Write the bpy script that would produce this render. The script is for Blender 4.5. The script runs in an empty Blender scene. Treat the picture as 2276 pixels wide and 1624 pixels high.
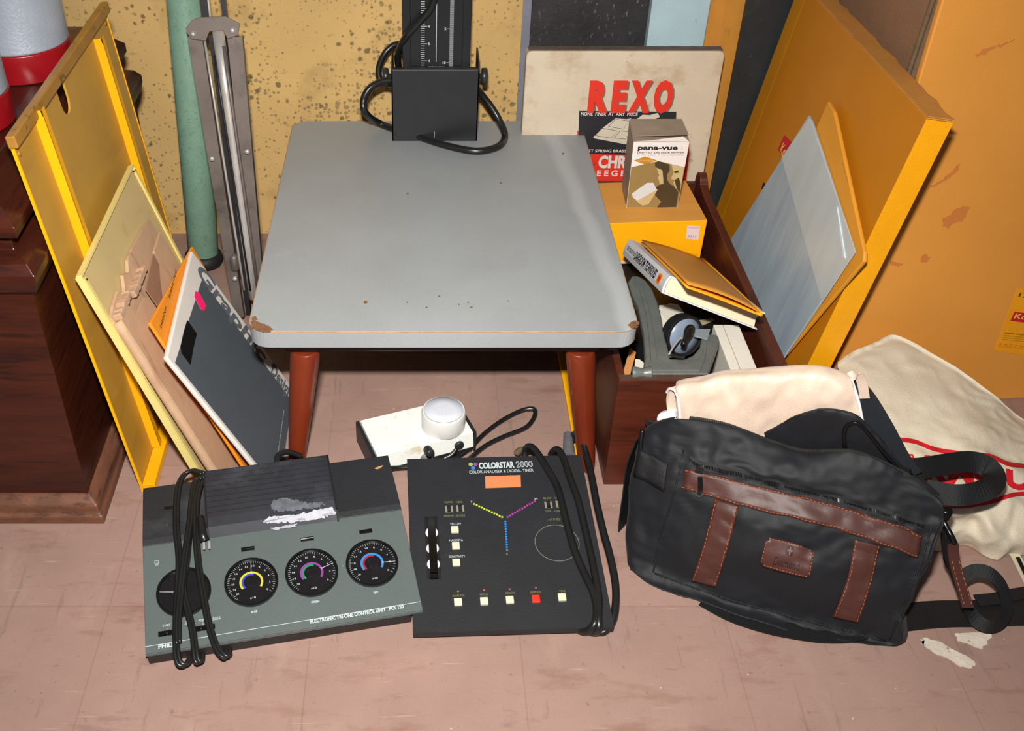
import bpy, bmesh, math, random
from mathutils import Vector, Matrix, noise
from mathutils.bvhtree import BVHTree
from mathutils.geometry import tessellate_polygon

random.seed(7)
SC = bpy.context.scene
COL = SC.collection

# ------------------------------------------------------------------ camera, light, exposure
H = 0.93                       # camera height above the floor
PITCH = math.atan(1804.0 / 2305.0)
FPX = 2305.0                   # focal length in pixels of the 2276-wide frame
CX, CY = 930.0, 812.0
cam = bpy.data.cameras.new('camera')
cam.sensor_width = 36.0
cam.lens = FPX / 2276.0 * 36.0
cam.shift_x = (1138.0 - CX) / 2276.0
cam.clip_start = 0.02
camo = bpy.data.objects.new('camera', cam)
COL.objects.link(camo)
camo.location = (0, 0, H)
camo.rotation_euler = (math.pi / 2 - PITCH, 0, 0)
SC.camera = camo

W = bpy.data.worlds.new('room_ambience')
W.use_nodes = True
W.node_tree.nodes['Background'].inputs[0].default_value = (0.75, 0.85, 1.0, 1)
W.node_tree.nodes['Background'].inputs[1].default_value = 0.075
SC.world = W

fl = bpy.data.lights.new('camera_flash', 'AREA')
fl.shape = 'RECTANGLE'; fl.size = 0.06; fl.size_y = 0.035
fl.energy = 14.6; fl.spread = math.radians(125)
fl.color = (1.0, 0.975, 0.93)
flo = bpy.data.objects.new('camera_flash', fl)
COL.objects.link(flo)
flo.location = (-0.015, 0.62 * 0.15, H + 0.79 * 0.15)
flo.rotation_euler = (math.pi / 2 - PITCH - 0.12, 0, 0.0)

SC.view_settings.view_transform = 'Standard'
SC.view_settings.look = 'None'
SC.view_settings.exposure = 0.0
SC.view_settings.gamma = 1.0
SC.view_settings.use_curve_mapping = False

# ------------------------------------------------------------------ measuring helpers (sight lines to real planes)
_s, _c = math.sin(PITCH), math.cos(PITCH)
EYE = Vector((0, 0, H))
def sight(px, py):
    v = (py - CY) / FPX
    return Vector(((px - CX) / FPX, _c - v * _s, -(_s + v * _c)))
def PZ(px, py, z):
    d = sight(px, py); return EYE + d * ((z - H) / d.z)
def PY(px, py, y):
    d = sight(px, py); return EYE + d * (y / d.y)
def PX(px, py, x):
    d = sight(px, py); return EYE + d * (x / d.x)
def PP(px, py, p0, n):
    d = sight(px, py); return EYE + d * ((Vector(p0) - EYE).dot(n) / d.dot(n))
def frame(o, x, y):
    x = Vector(x).normalized(); y = Vector(y); z = x.cross(y).normalized(); y = z.cross(x)
    M = Matrix((x, y, z)).transposed().to_4x4(); M.translation = Vector(o); return M
def LF(M, px, py, z=0.0):
    """local (x, y) of the spot on the plane z of frame M"""
    n = M.to_3x3() @ Vector((0, 0, 1)); p = PP(px, py, M @ Vector((0, 0, z)), n)
    q = M.inverted() @ p; return Vector((q.x, q.y, z))

# ------------------------------------------------------------------ materials
def lin(c):
    f = lambda u: (u / 12.92 if u <= 0.04045 else ((u + 0.055) / 1.055) ** 2.4)
    return tuple(f(x / 255.0) for x in c) + (1.0,)
_mats = {}
def mat(name, col, rough=0.6, var=0.12, vscale=18, bump=0.0, bscale=120, metal=0.0, spec=0.4,
        grain=0.06, gscale=700, stretch=(1, 1, 1), spots=(), sheen=0.0, emit=None, coat=0.0):
    """spots: (colour, scale, threshold, softness, stretch)"""
    if name in _mats: return _mats[name]
    m = bpy.data.materials.new(name); m.use_nodes = True
    nt = m.node_tree; N = nt.nodes; L = nt.links
    b = N['Principled BSDF']
    b.inputs['Roughness'].default_value = rough
    b.inputs['Metallic'].default_value = metal
    b.inputs['Specular IOR Level'].default_value = spec
    if coat: b.inputs['Coat Weight'].default_value = coat; b.inputs['Coat Roughness'].default_value = 0.15
    if sheen: b.inputs['Sheen Weight'].default_value = sheen
    tc = N.new('ShaderNodeTexCoord')
    mp = N.new('ShaderNodeMapping'); mp.inputs['Scale'].default_value = stretch
    L.new(tc.outputs['Object'], mp.inputs[0])
    def nz(scale, detail=4, rgh=0.6, vec=mp):
        n = N.new('ShaderNodeTexNoise'); n.inputs['Scale'].default_value = scale
        n.inputs['Detail'].default_value = detail; n.inputs['Roughness'].default_value = rgh
        L.new(vec.outputs[0], n.inputs['Vector']); return n
    base = lin(col)
    def ramp(src, lo, hi, a=0.35, c=0.65):
        r = N.new('ShaderNodeMapRange'); r.clamp = True
        r.inputs['From Min'].default_value = a; r.inputs['From Max'].default_value = c
        r.inputs['To Min'].default_value = lo; r.inputs['To Max'].default_value = hi
        L.new(src.outputs[0], r.inputs[0]); return r
    r1 = ramp(nz(vscale), 1 - var, 1 + var, 0.3, 0.7)
    r2 = ramp(nz(gscale, 2), 1 - grain, 1 + grain, 0.3, 0.7)
    mu = N.new('ShaderNodeMath'); mu.operation = 'MULTIPLY'
    L.new(r1.outputs[0], mu.inputs[0]); L.new(r2.outputs[0], mu.inputs[1])
    vm = N.new('ShaderNodeVectorMath'); vm.operation = 'SCALE'
    vm.inputs[0].default_value = base[:3]; L.new(mu.outputs[0], vm.inputs['Scale'])
    cur = vm.outputs[0]
    for k, sp in enumerate(spots):
        c, sc, th, soft = sp[:4]
        mp2 = N.new('ShaderNodeMapping'); mp2.inputs['Location'].default_value = (3.1 * k + 1.7, 5.3 * k, 2.2 * k)
        mp2.inputs['Scale'].default_value = sp[4] if len(sp) > 4 else (1, 1, 1)
        L.new(tc.outputs['Object'], mp2.inputs[0])
        f = ramp(nz(sc, 5, 0.65, mp2), 0, sp[5] if len(sp) > 5 else 0.85, th, th + soft)
        mx = N.new('ShaderNodeMix'); mx.data_type = 'RGBA'
        L.new(f.outputs[0], mx.inputs['Factor']); L.new(cur, mx.inputs['A']); mx.inputs['B'].default_value = lin(c)
        cur = mx.outputs['Result']
    L.new(cur, b.inputs['Base Color'])
    if bump:
        bp = N.new('ShaderNodeBump'); bp.inputs['Strength'].default_value = bump; bp.inputs['Distance'].default_value = 0.002
        L.new(nz(bscale, 5).outputs[0], bp.inputs['Height']); L.new(bp.outputs[0], b.inputs['Normal'])
    _mats[name] = m; return m

# ------------------------------------------------------------------ mesh builder
def smooth_path(P, n=8, closed=False):
    P = [Vector(p) for p in P]; out = []
    k = len(P)
    rng = k if closed else k - 1
    for i in range(rng):
        if closed: a, b, c, d = P[i - 1], P[i], P[(i + 1) % k], P[(i + 2) % k]
        else: a, b, c, d = P[max(i - 1, 0)], P[i], P[i + 1], P[min(i + 2, k - 1)]
        for j in range(n):
            t = j / n
            out.append(0.5 * ((2 * b) + (c - a) * t + (2 * a - 5 * b + 4 * c - d) * t * t + (3 * b - a - 3 * c + d) * t ** 3))
    if not closed: out.append(P[-1])
    return out

class G:
    def __init__(s): s.v = []; s.f = []
    def add(s, vs, fs, M=None):
        o = len(s.v)
        s.v += [(M @ Vector(p)) if M else Vector(p) for p in vs]
        s.f += [tuple(o + i for i in f) for f in fs]; return s
    def box(s, x0, x1, y0, y1, z0, z1, M=None):
        vs = [(x, y, z) for z in (z0, z1) for y in (y0, y1) for x in (x0, x1)]
        return s.add(vs, [(0, 2, 3, 1), (4, 5, 7, 6), (0, 1, 5, 4), (2, 6, 7, 3), (0, 4, 6, 2), (1, 3, 7, 5)], M)
    def prism(s, poly, z0, z1, M=None):
        n = len(poly)
        a = sum(poly[i][0] * poly[(i + 1) % n][1] - poly[(i + 1) % n][0] * poly[i][1] for i in range(n))
        if a < 0: poly = poly[::-1]
        vs = [(p[0], p[1], z0) for p in poly] + [(p[0], p[1], z1) for p in poly]
        fs = [tuple(range(n - 1, -1, -1)), tuple(range(n, 2 * n))] + [(i, (i + 1) % n, n + (i + 1) % n, n + i) for i in range(n)]
        return s.add(vs, fs, M)
    def loft(s, rings, cap=True, M=None):
        n = len(rings[0]); vs = [p for r in rings for p in r]; fs = []
        for k in range(len(rings) - 1):
            for i in range(n):
                fs.append((k * n + i, k * n + (i + 1) % n, (k + 1) * n + (i + 1) % n, (k + 1) * n + i))
        if cap: fs += [tuple(range(n - 1, -1, -1)), tuple((len(rings) - 1) * n + i for i in range(n))]
        return s.add(vs, fs, M)
    def lathe(s, prof, n=40, M=None, cap=True):
        return s.loft([[(r * math.cos(2 * math.pi * i / n), r * math.sin(2 * math.pi * i / n), z) for i in range(n)] for r, z in prof], cap, M)
    def disc(s, cx, cy, r, z0, z1, n=32, M=None):
        return s.prism([(cx + r * math.cos(2 * math.pi * i / n), cy + r * math.sin(2 * math.pi * i / n)) for i in range(n)], z0, z1, M)
    def ring(s, cx, cy, ro, ri, z0, z1, n=48, M=None, a0=0, a1=2 * math.pi, teeth=0):
        closed = abs(a1 - a0 - 2 * math.pi) < 1e-6
        vs = []; fs = []; m = n if closed else n + 1
        for i in range(m):
            a = a0 + (a1 - a0) * i / n
            R = ro * (1 + (teeth if i % 2 else 0))
            for r, z in ((ri, z0), (R, z0), (R, z1), (ri, z1)):
                vs.append((cx + r * math.cos(a), cy + r * math.sin(a), z))
        for i in range(n):
            j = (i + 1) % m
            for k in range(4): fs.append((i * 4 + k, i * 4 + (k + 1) % 4, j * 4 + (k + 1) % 4, j * 4 + k))
        if not closed: fs += [(0, 1, 2, 3), (n * 4 + 3, n * 4 + 2, n * 4 + 1, n * 4)]
        return s.add(vs, fs, M)
    def tube(s, pts, r, n=10, closed=False, smooth=6, M=None, radii=None):
        P = smooth_path(pts, smooth, closed) if smooth else [Vector(p) for p in pts]
        k = len(P); rings = []; prev = None
        for i in range(k):
            t = (P[(i + 1) % k] - P[i - 1]) if closed else (P[min(i + 1, k - 1)] - P[max(i - 1, 0)])
            if t.length < 1e-9: t = Vector((0, 0, 1))
            t.normalize()
            if prev is None: u = t.orthogonal().normalized()
            else:
                u = prev - t * prev.dot(t)
                u = u.normalized() if u.length > 1e-6 else t.orthogonal().normalized()
            prev = u; w = t.cross(u)
            rr = r if radii is None else radii(i / max(k - 1, 1))
            rings.append([P[i] + (u * math.cos(2 * math.pi * j / n) + w * math.sin(2 * math.pi * j / n)) * rr for j in range(n)])
        if closed: rings.append(rings[0]); return s.loft(rings, False, M)
        return s.loft(rings, True, M)
    def ribbon(s, pts, wdir, width, thick, smooth=6, M=None):
        """a strap along pts; wdir: one vector, or one per point"""
        P = smooth_path(pts, smooth) if smooth else [Vector(p) for p in pts]
        if isinstance(wdir[0], (int, float)): Wd = [Vector(wdir)] * len(P)
        else: Wd = smooth_path(wdir, smooth) if smooth else [Vector(w) for w in wdir]
        rings = []
        for i, p in enumerate(P):
            t = (P[min(i + 1, len(P) - 1)] - P[max(i - 1, 0)]).normalized()
            w = Wd[i] - t * Wd[i].dot(t); w = w.normalized() if w.length > 1e-6 else t.orthogonal()
            nn = t.cross(w)
            rings.append([p + w * width / 2 - nn * thick / 2, p + w * width / 2 + nn * thick / 2, p - w * width / 2 + nn * thick / 2, p - w * width / 2 - nn * thick / 2])
        return s.loft(rings, True, M)
    def grid(s, fn, nu, nv, M=None):
        vs = [fn(i / nu, j / nv) for j in range(nv + 1) for i in range(nu + 1)]
        fs = [(j * (nu + 1) + i, j * (nu + 1) + i + 1, (j + 1) * (nu + 1) + i + 1, (j + 1) * (nu + 1) + i) for j in range(nv) for i in range(nu)]
        return s.add(vs, fs, M)
    def pieces(s):
        """the separate pieces of this shape, each as a shape of its own"""
        par = list(range(len(s.v)))
        def find(a):
            while par[a] != a: par[a] = par[par[a]]; a = par[a]
            return a
        for f in s.f:
            for i in f[1:]: par[find(i)] = find(f[0])
        gr = {}
        for f in s.f: gr.setdefault(find(f[0]), []).append(f)
        out = []
        for fs in gr.values():
            ids = sorted({i for f in fs for i in f}); mp = {a: k for k, a in enumerate(ids)}
            out.append(G().add([s.v[i] for i in ids], [tuple(mp[i] for i in f) for f in fs]))
        return out
    def build_each(s, *a, **k): return [g_.build(*a, **k) for g_ in s.pieces()]
    def build(s, name, m, parent=None, smooth=False, bevel=0.0, seg=2, solid=0.0, sub=0, M=None, offset=0):
        me = bpy.data.meshes.new(name)
        me.from_pydata([tuple(p) for p in s.v], [], s.f); me.update()
        bm = bmesh.new(); bm.from_mesh(me)
        bmesh.ops.recalc_face_normals(bm, faces=bm.faces) if not solid else None
        bm.to_mesh(me); bm.free()
        if smooth: me.polygons.foreach_set('use_smooth', [True] * len(me.polygons))
        me.materials.append(m)
        o = bpy.data.objects.new(name, me); COL.objects.link(o)
        if M is not None: o.matrix_world = M
        if parent is not None: o.parent = parent
        if solid:
            d = o.modifiers.new('thickness', 'SOLIDIFY'); d.thickness = solid; d.offset = offset
        if sub:
            d = o.modifiers.new('smooth', 'SUBSURF'); d.levels = sub; d.render_levels = sub
        if bevel:
            d = o.modifiers.new('edges', 'BEVEL'); d.width = bevel; d.segments = seg; d.limit_method = 'ANGLE'; d.angle_limit = 0.6
            d.harden_normals = False
        return o

def thing(name, label, cat, M=None, group=None):
    o = bpy.data.objects.new(name, None); COL.objects.link(o)
    o.empty_display_size = 0.03
    if M is not None: o.matrix_world = M if isinstance(M, Matrix) else Matrix.Translation(Vector(M))
    return tag(o, label, cat, group)
def tag(o, label, cat, group=None):
    o['label'] = label; o['category'] = cat
    if group: o['group'] = group
    return o

def textmesh(body, bold=0.0, shear=0.0, spacing=1.0, res=3):
    cu = bpy.data.curves.new('t', 'FONT'); cu.body = body; cu.size = 1.0; cu.offset = bold; cu.shear = shear
    cu.space_character = spacing; cu.resolution_u = res
    ob = bpy.data.objects.new('t', cu); me = bpy.data.meshes.new_from_object(ob)
    vs = [v.co.copy() for v in me.vertices]; fs = [tuple(p.vertices) for p in me.polygons]
    bpy.data.objects.remove(ob); bpy.data.curves.remove(cu); bpy.data.meshes.remove(me)
    return vs, fs
def put_text(g, body, a, b, h, z=0.0004, bold=0.0, shear=0.0, spacing=1.0, M=None, hcap=None):
    """lettering along the line a->b (local 2D), cap height h"""
    vs, fs = textmesh(body, bold, shear, spacing)
    if not vs: return g
    x0 = min(v.x for v in vs); x1 = max(v.x for v in vs)
    hh = hcap or 0.73
    a = Vector((a[0], a[1])); b = Vector((b[0], b[1])); d = b - a; L_ = d.length; d.normalize(); n = Vector((-d.y, d.x))
    out = []
    for v in vs:
        u = (v.x - x0) / max(x1 - x0, 1e-6) * L_; w = v.y / hh * h
        q = a + d * u + n * w; out.append((q.x, q.y, z))
    return g.add(out, fs, M)
def px_text(g, F, body, p0, p1, hpx, z=0.0004, **k):
    """lettering whose baseline runs between two spots measured on the face F"""
    a = LF(F, *p0, z); b = LF(F, *p1, z)
    mid = ((p0[0] + p1[0]) / 2, (p0[1] + p1[1]) / 2)
    c = LF(F, mid[0], mid[1], z); d = LF(F, mid[0], mid[1] - hpx, z)
    return put_text(g, body, a, b, abs((d - c).dot((b - a).normalized().cross(Vector((0, 0, -1))))), z, **k)
def px_poly(F, pts, z=0.0): return [tuple(LF(F, x, y, z))[:2] for x, y in pts]

def noisy(p, s, a): return noise.noise(Vector(p) * s) * a
def ragged(P, amp, f_=900, n_=9):
    out = []
    for i in range(len(P)):
        a_ = Vector((*P[i], 0)); b_ = Vector((*P[(i + 1) % len(P)], 0))
        for k in range(n_):
            q = a_.lerp(b_, k / n_); out.append((q.x + noise.noise(q * f_) * amp, q.y + noise.noise(q * f_ + Vector((5, 5, 5))) * amp))
    return out
# ------------------------------------------------------------------ the room
M_wall = mat('tan_painted_board', (208, 170, 108), 0.75, 0.10, 5, bump=0.25, bscale=60,
             spots=[((150, 116, 66), 9, 0.55, 0.16, (1, 1, 1), 0.5), ((112, 100, 62), 26, 0.64, 0.05, (0.7, 1, 2), 0.35)])
def mould(m, layers):
    """dark round specks of mould, denser in drifting patches"""
    nt = m.node_tree; N = nt.nodes; L = nt.links; b = N['Principled BSDF']
    tc = N.new('ShaderNodeTexCoord')
    for k, (col, scale, lo, hi, dens) in enumerate(layers):
        src = b.inputs['Base Color'].links[0].from_socket
        wob = N.new('ShaderNodeTexNoise'); wob.inputs['Scale'].default_value = scale * 1.5
        L.new(tc.outputs['Object'], wob.inputs['Vector'])
        ad = N.new('ShaderNodeVectorMath'); ad.operation = 'MULTIPLY_ADD'
        L.new(wob.outputs['Color'], ad.inputs[0]); ad.inputs[1].default_value = (0.5 / scale,) * 3; L.new(tc.outputs['Object'], ad.inputs[2])
        v = N.new('ShaderNodeTexVoronoi'); v.inputs['Scale'].default_value = scale
        L.new(ad.outputs[0], v.inputs['Vector'])
        sz = N.new('ShaderNodeSeparateColor'); L.new(v.outputs['Color'], sz.inputs[0])
        pn = N.new('ShaderNodeTexNoise'); pn.inputs['Scale'].default_value = 7 + 3 * k; pn.inputs['Detail'].default_value = 3
        L.new(tc.outputs['Object'], pn.inputs['Vector'])
        pr = N.new('ShaderNodeMapRange'); pr.inputs['From Min'].default_value = 0.35; pr.inputs['From Max'].default_value = 0.65
        pr.inputs['To Min'].default_value = 0.25; pr.inputs['To Max'].default_value = 1.0; L.new(pn.outputs[0], pr.inputs[0])
        rad = N.new('ShaderNodeMath'); rad.operation = 'MULTIPLY'; L.new(sz.outputs[0], rad.inputs[0]); L.new(pr.outputs[0], rad.inputs[1])
        sc_ = N.new('ShaderNodeMapRange'); sc_.inputs['From Min'].default_value = 1 - dens; sc_.inputs['From Max'].default_value = 1.0
        sc_.inputs['To Min'].default_value = 0.0; sc_.inputs['To Max'].default_value = hi; L.new(rad.outputs[0], sc_.inputs[0])
        df = N.new('ShaderNodeMath'); df.operation = 'SUBTRACT'; L.new(sc_.outputs[0], df.inputs[0]); L.new(v.outputs['Distance'], df.inputs[1])
        mr = N.new('ShaderNodeMapRange'); mr.inputs['From Min'].default_value = -0.02; mr.inputs['From Max'].default_value = 0.14
        mr.inputs['To Min'].default_value = 0.0; mr.inputs['To Max'].default_value = lo; L.new(df.outputs[0], mr.inputs[0])
        mx = N.new('ShaderNodeMix'); mx.data_type = 'RGBA'
        L.new(mr.outputs[0], mx.inputs['Factor']); L.new(src, mx.inputs['A']); mx.inputs['B'].default_value = lin(col)
        L.new(mx.outputs['Result'], b.inputs['Base Color'])
mould(M_wall, [((96, 88, 58), 150, 0.6, 0.75, 0.95), ((66, 66, 46), 92, 0.72, 0.55, 0.88)])
g = G().box(-1.6, 1.9, 1.56, 1.60, 0, 1.9)
w = g.build('wall_back', M_wall); w['kind'] = 'structure'

# floor: pinkish brown resilient tiles with worn patches and scuffs
M_floor = mat('worn_floor_tile', (158, 127, 116), 0.55, 0.10, 7, bump=0.12, bscale=70, spec=0.35,
              spots=[((128, 86, 70), 14, 0.56, 0.15, (0.5, 1.6, 1), 0.55), ((172, 144, 128), 10, 0.58, 0.14, (1.6, 0.6, 1), 0.5),
                     ((104, 82, 76), 22, 0.62, 0.07, (0.4, 1.3, 1), 0.3), ((112, 92, 86), 34, 0.62, 0.06, (2.5, 0.3, 1), 0.3), ((182, 160, 148), 50, 0.64, 0.05, (0.2, 3.2, 1), 0.5), ((128, 82, 72), 24, 0.62, 0.06, (0.4, 1.8, 1), 0.3), ((106, 92, 86), 90, 0.64, 0.05, (1, 1, 1), 0.45),
                     ((96, 84, 78), 5, 0.64, 0.12, (1, 1, 1), 0.35)])
nt = M_floor.node_tree; N = nt.nodes; Lk = nt.links
bs = N['Principled BSDF']; src = bs.inputs['Base Color'].links[0].from_socket
tc = N.new('ShaderNodeTexCoord')
mp = N.new('ShaderNodeMapping'); mp.inputs['Location'].default_value = (-0.1105, -0.064, 0)
Lk.new(tc.outputs['Object'], mp.inputs[0])
bk = N.new('ShaderNodeTexBrick'); bk.offset = 0; bk.inputs['Scale'].default_value = 1.0
bk.inputs['Brick Width'].default_value = 0.2286; bk.inputs['Row Height'].default_value = 0.2286
bk.inputs['Mortar Size'].default_value = 0.0009; bk.inputs['Mortar Smooth'].default_value = 0.3
bk.inputs['Color1'].default_value = (1, 1, 1, 1); bk.inputs['Color2'].default_value = (0.92, 0.93, 0.92, 1); bk.inputs['Mortar'].default_value = (0.86, 0.82, 0.80, 1)
Lk.new(mp.outputs[0], bk.inputs[0])
mx = N.new('ShaderNodeMix'); mx.data_type = 'RGBA'; mx.blend_type = 'MULTIPLY'; mx.inputs['Factor'].default_value = 1
Lk.new(src, mx.inputs['A']); Lk.new(bk.outputs['Color'], mx.inputs['B'])
vo = N.new('ShaderNodeTexVoronoi'); vo.inputs['Scale'].default_value = 26
Lk.new(tc.outputs['Object'], vo.inputs['Vector'])
mr = N.new('ShaderNodeMapRange'); mr.inputs['From Min'].default_value = 0.020; mr.inputs['From Max'].default_value = 0.032
mr.inputs['To Min'].default_value = 0.75; mr.inputs['To Max'].default_value = 0.0
Lk.new(vo.outputs['Distance'], mr.inputs[0])
mx2 = N.new('ShaderNodeMix'); mx2.data_type = 'RGBA'
Lk.new(mr.outputs[0], mx2.inputs['Factor']); Lk.new(mx.outputs['Result'], mx2.inputs['A']); mx2.inputs['B'].default_value = lin((206, 190, 176))
Lk.new(mx2.outputs['Result'], bs.inputs['Base Color'])
fo = G().box(-2.2, 2.4, -0.6, 1.56, -0.05, 0).build('floor', M_floor); fo['kind'] = 'structure'

M_paint = mat('dried_pale_paint', (205, 193, 176), 0.8, 0.1, 60, bump=0.5, bscale=160, spots=[((132, 112, 98), 90, 0.62, 0.04)])
for pts in ([(2050, 1418), (2085, 1425), (2110, 1440), (2140, 1455), (2165, 1470), (2160, 1485), (2135, 1482), (2105, 1462), (2078, 1452), (2060, 1440)],
            [(2122, 1408), (2205, 1403), (2203, 1418), (2183, 1443), (2150, 1430), (2128, 1424)],
            [(2046, 1420), (2053, 1424), (2052, 1436), (2046, 1430)]):
    P = []
    for i in range(len(pts)):
        a = PZ(*pts[i], 0); b = PZ(*pts[(i + 1) % len(pts)], 0)
        for k in range(4):
            q = a.lerp(b, k / 4); j = 0.0035 if k else 0
            P.append((q.x + noisy(q, 200, j), q.y + noisy(q + Vector((9, 0, 0)), 200, j)))
    o = G().prism(P, 0, 0.0008).build('dried_paint_patch', M_paint, fo)
    o['label'] = 'pale dried paint on the floor'

# ------------------------------------------------------------------ wooden cabinet on the left
M_dkwood = mat('dark_varnished_wood', (62, 24, 13), 0.32, 0.35, 9, spec=0.5, stretch=(0.6, 0.6, 5), bump=0.1, bscale=90,
               spots=[((26, 10, 8), 16, 0.52, 0.12, (0.5, 0.5, 4), 0.7), ((128, 72, 40), 20, 0.66, 0.1, (0.5, 0.5, 6), 0.4)])
M_plinth = mat('scuffed_brown_wood', (104, 66, 48), 0.5, 0.3, 12, spec=0.4, stretch=(3, 1, 6), spots=[((60, 34, 26), 22, 0.55, 0.1, (2, 1, 8), 0.7)])
CXR, CYF, CYB = -0.400, 0.893, 1.386
def ring_at(z, out):
    x1 = CXR + out; y0 = CYF - out; y1 = CYB + out
    return [(-1.0, y0, z), (x1, y0, z), (x1, y1, z), (-1.0, y1, z)]
cab = thing('wooden_cabinet', 'dark varnished wooden cabinet with moulded cornice standing on the floor under the silver canisters', 'cabinet')
G().loft([ring_at(z, o) for z, o in ((0.036, 0), (0.34, 0))]).build('body', M_dkwood, cab)
G().loft([ring_at(z, o) for z, o in ((0, 0.018), (0.012, 0.018), (0.015, 0.014), (0.026, 0.013), (0.036, 0.002))]).build('plinth', M_plinth, cab, bevel=0.002)
G().loft([ring_at(z, o) for z, o in ((0.326, 0.0), (0.332, 0.008), (0.345, 0.0115), (0.354, 0.0115), (0.364, 0.004), (0.372, -0.012), (0.386, -0.014), (0.392, 0.0), (0.404, 0.0), (0.418, -0.014), (0.432, -0.030), (0.440, -0.036), (0.441, -0.05))]).build('cornice', M_dkwood, cab, bevel=0.002)
# raised side moulding strip seen at the front
M_silver = mat('hammered_silver_paint', (160, 167, 178), 0.4, 0.06, 30, bump=0.25, bscale=260, metal=0.25, spec=0.5)
M_redband = mat('dark_red_enamel', (140, 16, 24), 0.28, 0.1, 30, spec=0.6)
for (cx, cy, r, lab) in ((-0.472, 1.208, 0.0555, 'silver hammered canister with a red base band, the rear one showing its wide body'),
                         (-0.497, 1.058, 0.0545, 'silver canister with red base band, the front one cut off by the left edge')):
    t = thing('silver_canister', lab, 'canister', (cx, cy, 0.441), group='canisters on the cabinet')
    G().lathe([(r * 0.96, 0), (r * 1.015, 0.001), (r * 1.015, 0.034), (r * 0.98, 0.035)], 56).build('base_band', M_redband, t, smooth=True, bevel=0.001)
    G().lathe([(r * 0.985, 0.035), (r, 0.0355), (r, 0.0375), (r * 0.992, 0.039), (r * 0.99, 0.10), (r * 0.97, 0.15), (r * 0.86, 0.20), (r * 0.4, 0.225), (0.003, 0.228)], 56).build('body', M_silver, t, smooth=True)

# ------------------------------------------------------------------ panels standing against the back wall
M_gsheet = mat('dull_grey_sheet', (122, 122, 134), 0.5, 0.15, 12, spots=[((78, 80, 90), 40, 0.6, 0.05)])
def stand(name, mt, x0, x1, y, z1, th, lab, cat, lean=0.02, z0=0.0, dx=0.0, bevel=0.0):
    M = frame((x0, y, z0), (1, 0, 0), (dx, lean, 1))
    return tag(G().box(0, x1 - x0, 0, z1, -th, 0).build(name, mt, bevel=bevel, M=M), lab, cat)
stand('grey_sheet', M_gsheet, 0.156, 0.30, 1.541, 0.62, 0.003, 'dull grey thin sheet standing between the tan wall and the black speckled slab', 'sheet', 0.012, dx=0.01)
M_slab = mat('black_dusty_slab', (44, 42, 44), 0.55, 0.3, 20, bump=0.3, spots=[((112, 108, 108), 60, 0.60, 0.06, (2.4, 1, 0.6), 0.7), ((135, 130, 128), 22, 0.66, 0.08, (2, 1, 0.5), 0.6)])
stand('speckled_slab', M_slab, 0.168, 0.352, 1.530, 0.64, 0.008, 'black slab speckled with white dust behind the beige boxed plates', 'slab', 0.008, dx=0.0, bevel=0.001)
M_lblue = mat('pale_blue_board', (168, 192, 200), 0.7, 0.06, 20, spots=[((92, 104, 104), 70, 0.66, 0.03, (2.4, 1, 0.6), 0.7)])
stand('pale_blue_board', M_lblue, 0.339, 0.424, 1.500, 0.58, 0.018, 'narrow pale blue chipped board behind the top edge of the beige box', 'board', 0.02, dx=0.018, bevel=0.0015)
M_ochre = mat('ochre_board', (196, 132, 48), 0.6, 0.10, 14, stretch=(4, 1, 0.4), spots=[((120, 74, 26), 20, 0.6, 0.1, (5, 1, 0.3), 0.4)])
stand('ochre_board', M_ochre, 0.428, 0.52, 1.520, 0.66, 0.012, 'ochre wooden board standing between the pale blue board and the black sheet', 'board', 0.01, bevel=0.001)
M_black = mat('scratched_black_sheet', (38, 42, 43), 0.5, 0.25, 18, spots=[((64, 68, 66), 60, 0.64, 0.06, (1, 1, 0.5), 0.7), ((80, 78, 40), 9, 0.62, 0.08, (2.5, 1, 0.4), 0.55)])
stand('black_sheet', M_black, 0.474, 0.66, 1.500, 0.66, 0.004, 'scratched black sheet standing behind the largest yellow box', 'sheet', 0.012, dx=0.02)
M_tape = mat('olive_tape', (92, 88, 48), 0.6, 0.15, 30)
# brown board leaning outwards on the right, parallel to the yellow box
M_brown = mat('brown_hardboard', (150, 112, 84), 0.7, 0.08, 25, grain=0.12, gscale=400)
M_brownedge = mat('brown_board_edge', (120, 96, 72), 0.7, 0.2, 60)
Mb = frame((0.585, 1.212, 0), (0.0, 1, 0), (0.03, 0, 1))
t = thing('brown_board', 'brown hardboard panel with pale edge leaning behind the largest yellow box', 'board', Mb)
G().box(0, 0.30, 0, 0.60, 0, 0.004).build('panel', M_brown, t)
G().box(-0.004, 0, 0, 0.60, 0.0, 0.006).box(-0.004, 0, 0, 0.6, -0.006, -0.002).build_each('edge_strip', M_brownedge, t)
# ------------------------------------------------------------------ leaning stack on the left
Y0 = (214, 158, 22)
M_yel = mat('yellow_painted_metal', (186, 140, 54), 0.42, 0.10, 10, spec=0.45, stretch=(1, 1, 1),
            spots=[((150, 106, 30), 7, 0.52, 0.2, (0.5, 2, 1), 0.55), ((110, 84, 32), 120, 0.68, 0.03, (1, 1, 1), 0.6)])
M_yelr = mat('yellow_painted_flange', (240, 172, 14), 0.42, 0.05, 14, spec=0.4)
M_bar = mat('grimy_yellow_metal', (160, 114, 46), 0.45, 0.16, 20, spots=[((96, 66, 28), 60, 0.58, 0.08)])
My = frame((-0.346, 0.9325, 0.0), (0.0, 1, 0), (-0.052, -0.012, 0.48))
t = thing('yellow_metal_panel', 'large yellow painted metal panel with long raised ribs leaning on the wooden cabinet', 'metal panel', My)
pw = (LF(My, 236, 70).x + LF(My, 303, 258).x + LF(My, 377, 491).x) / 3
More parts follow.
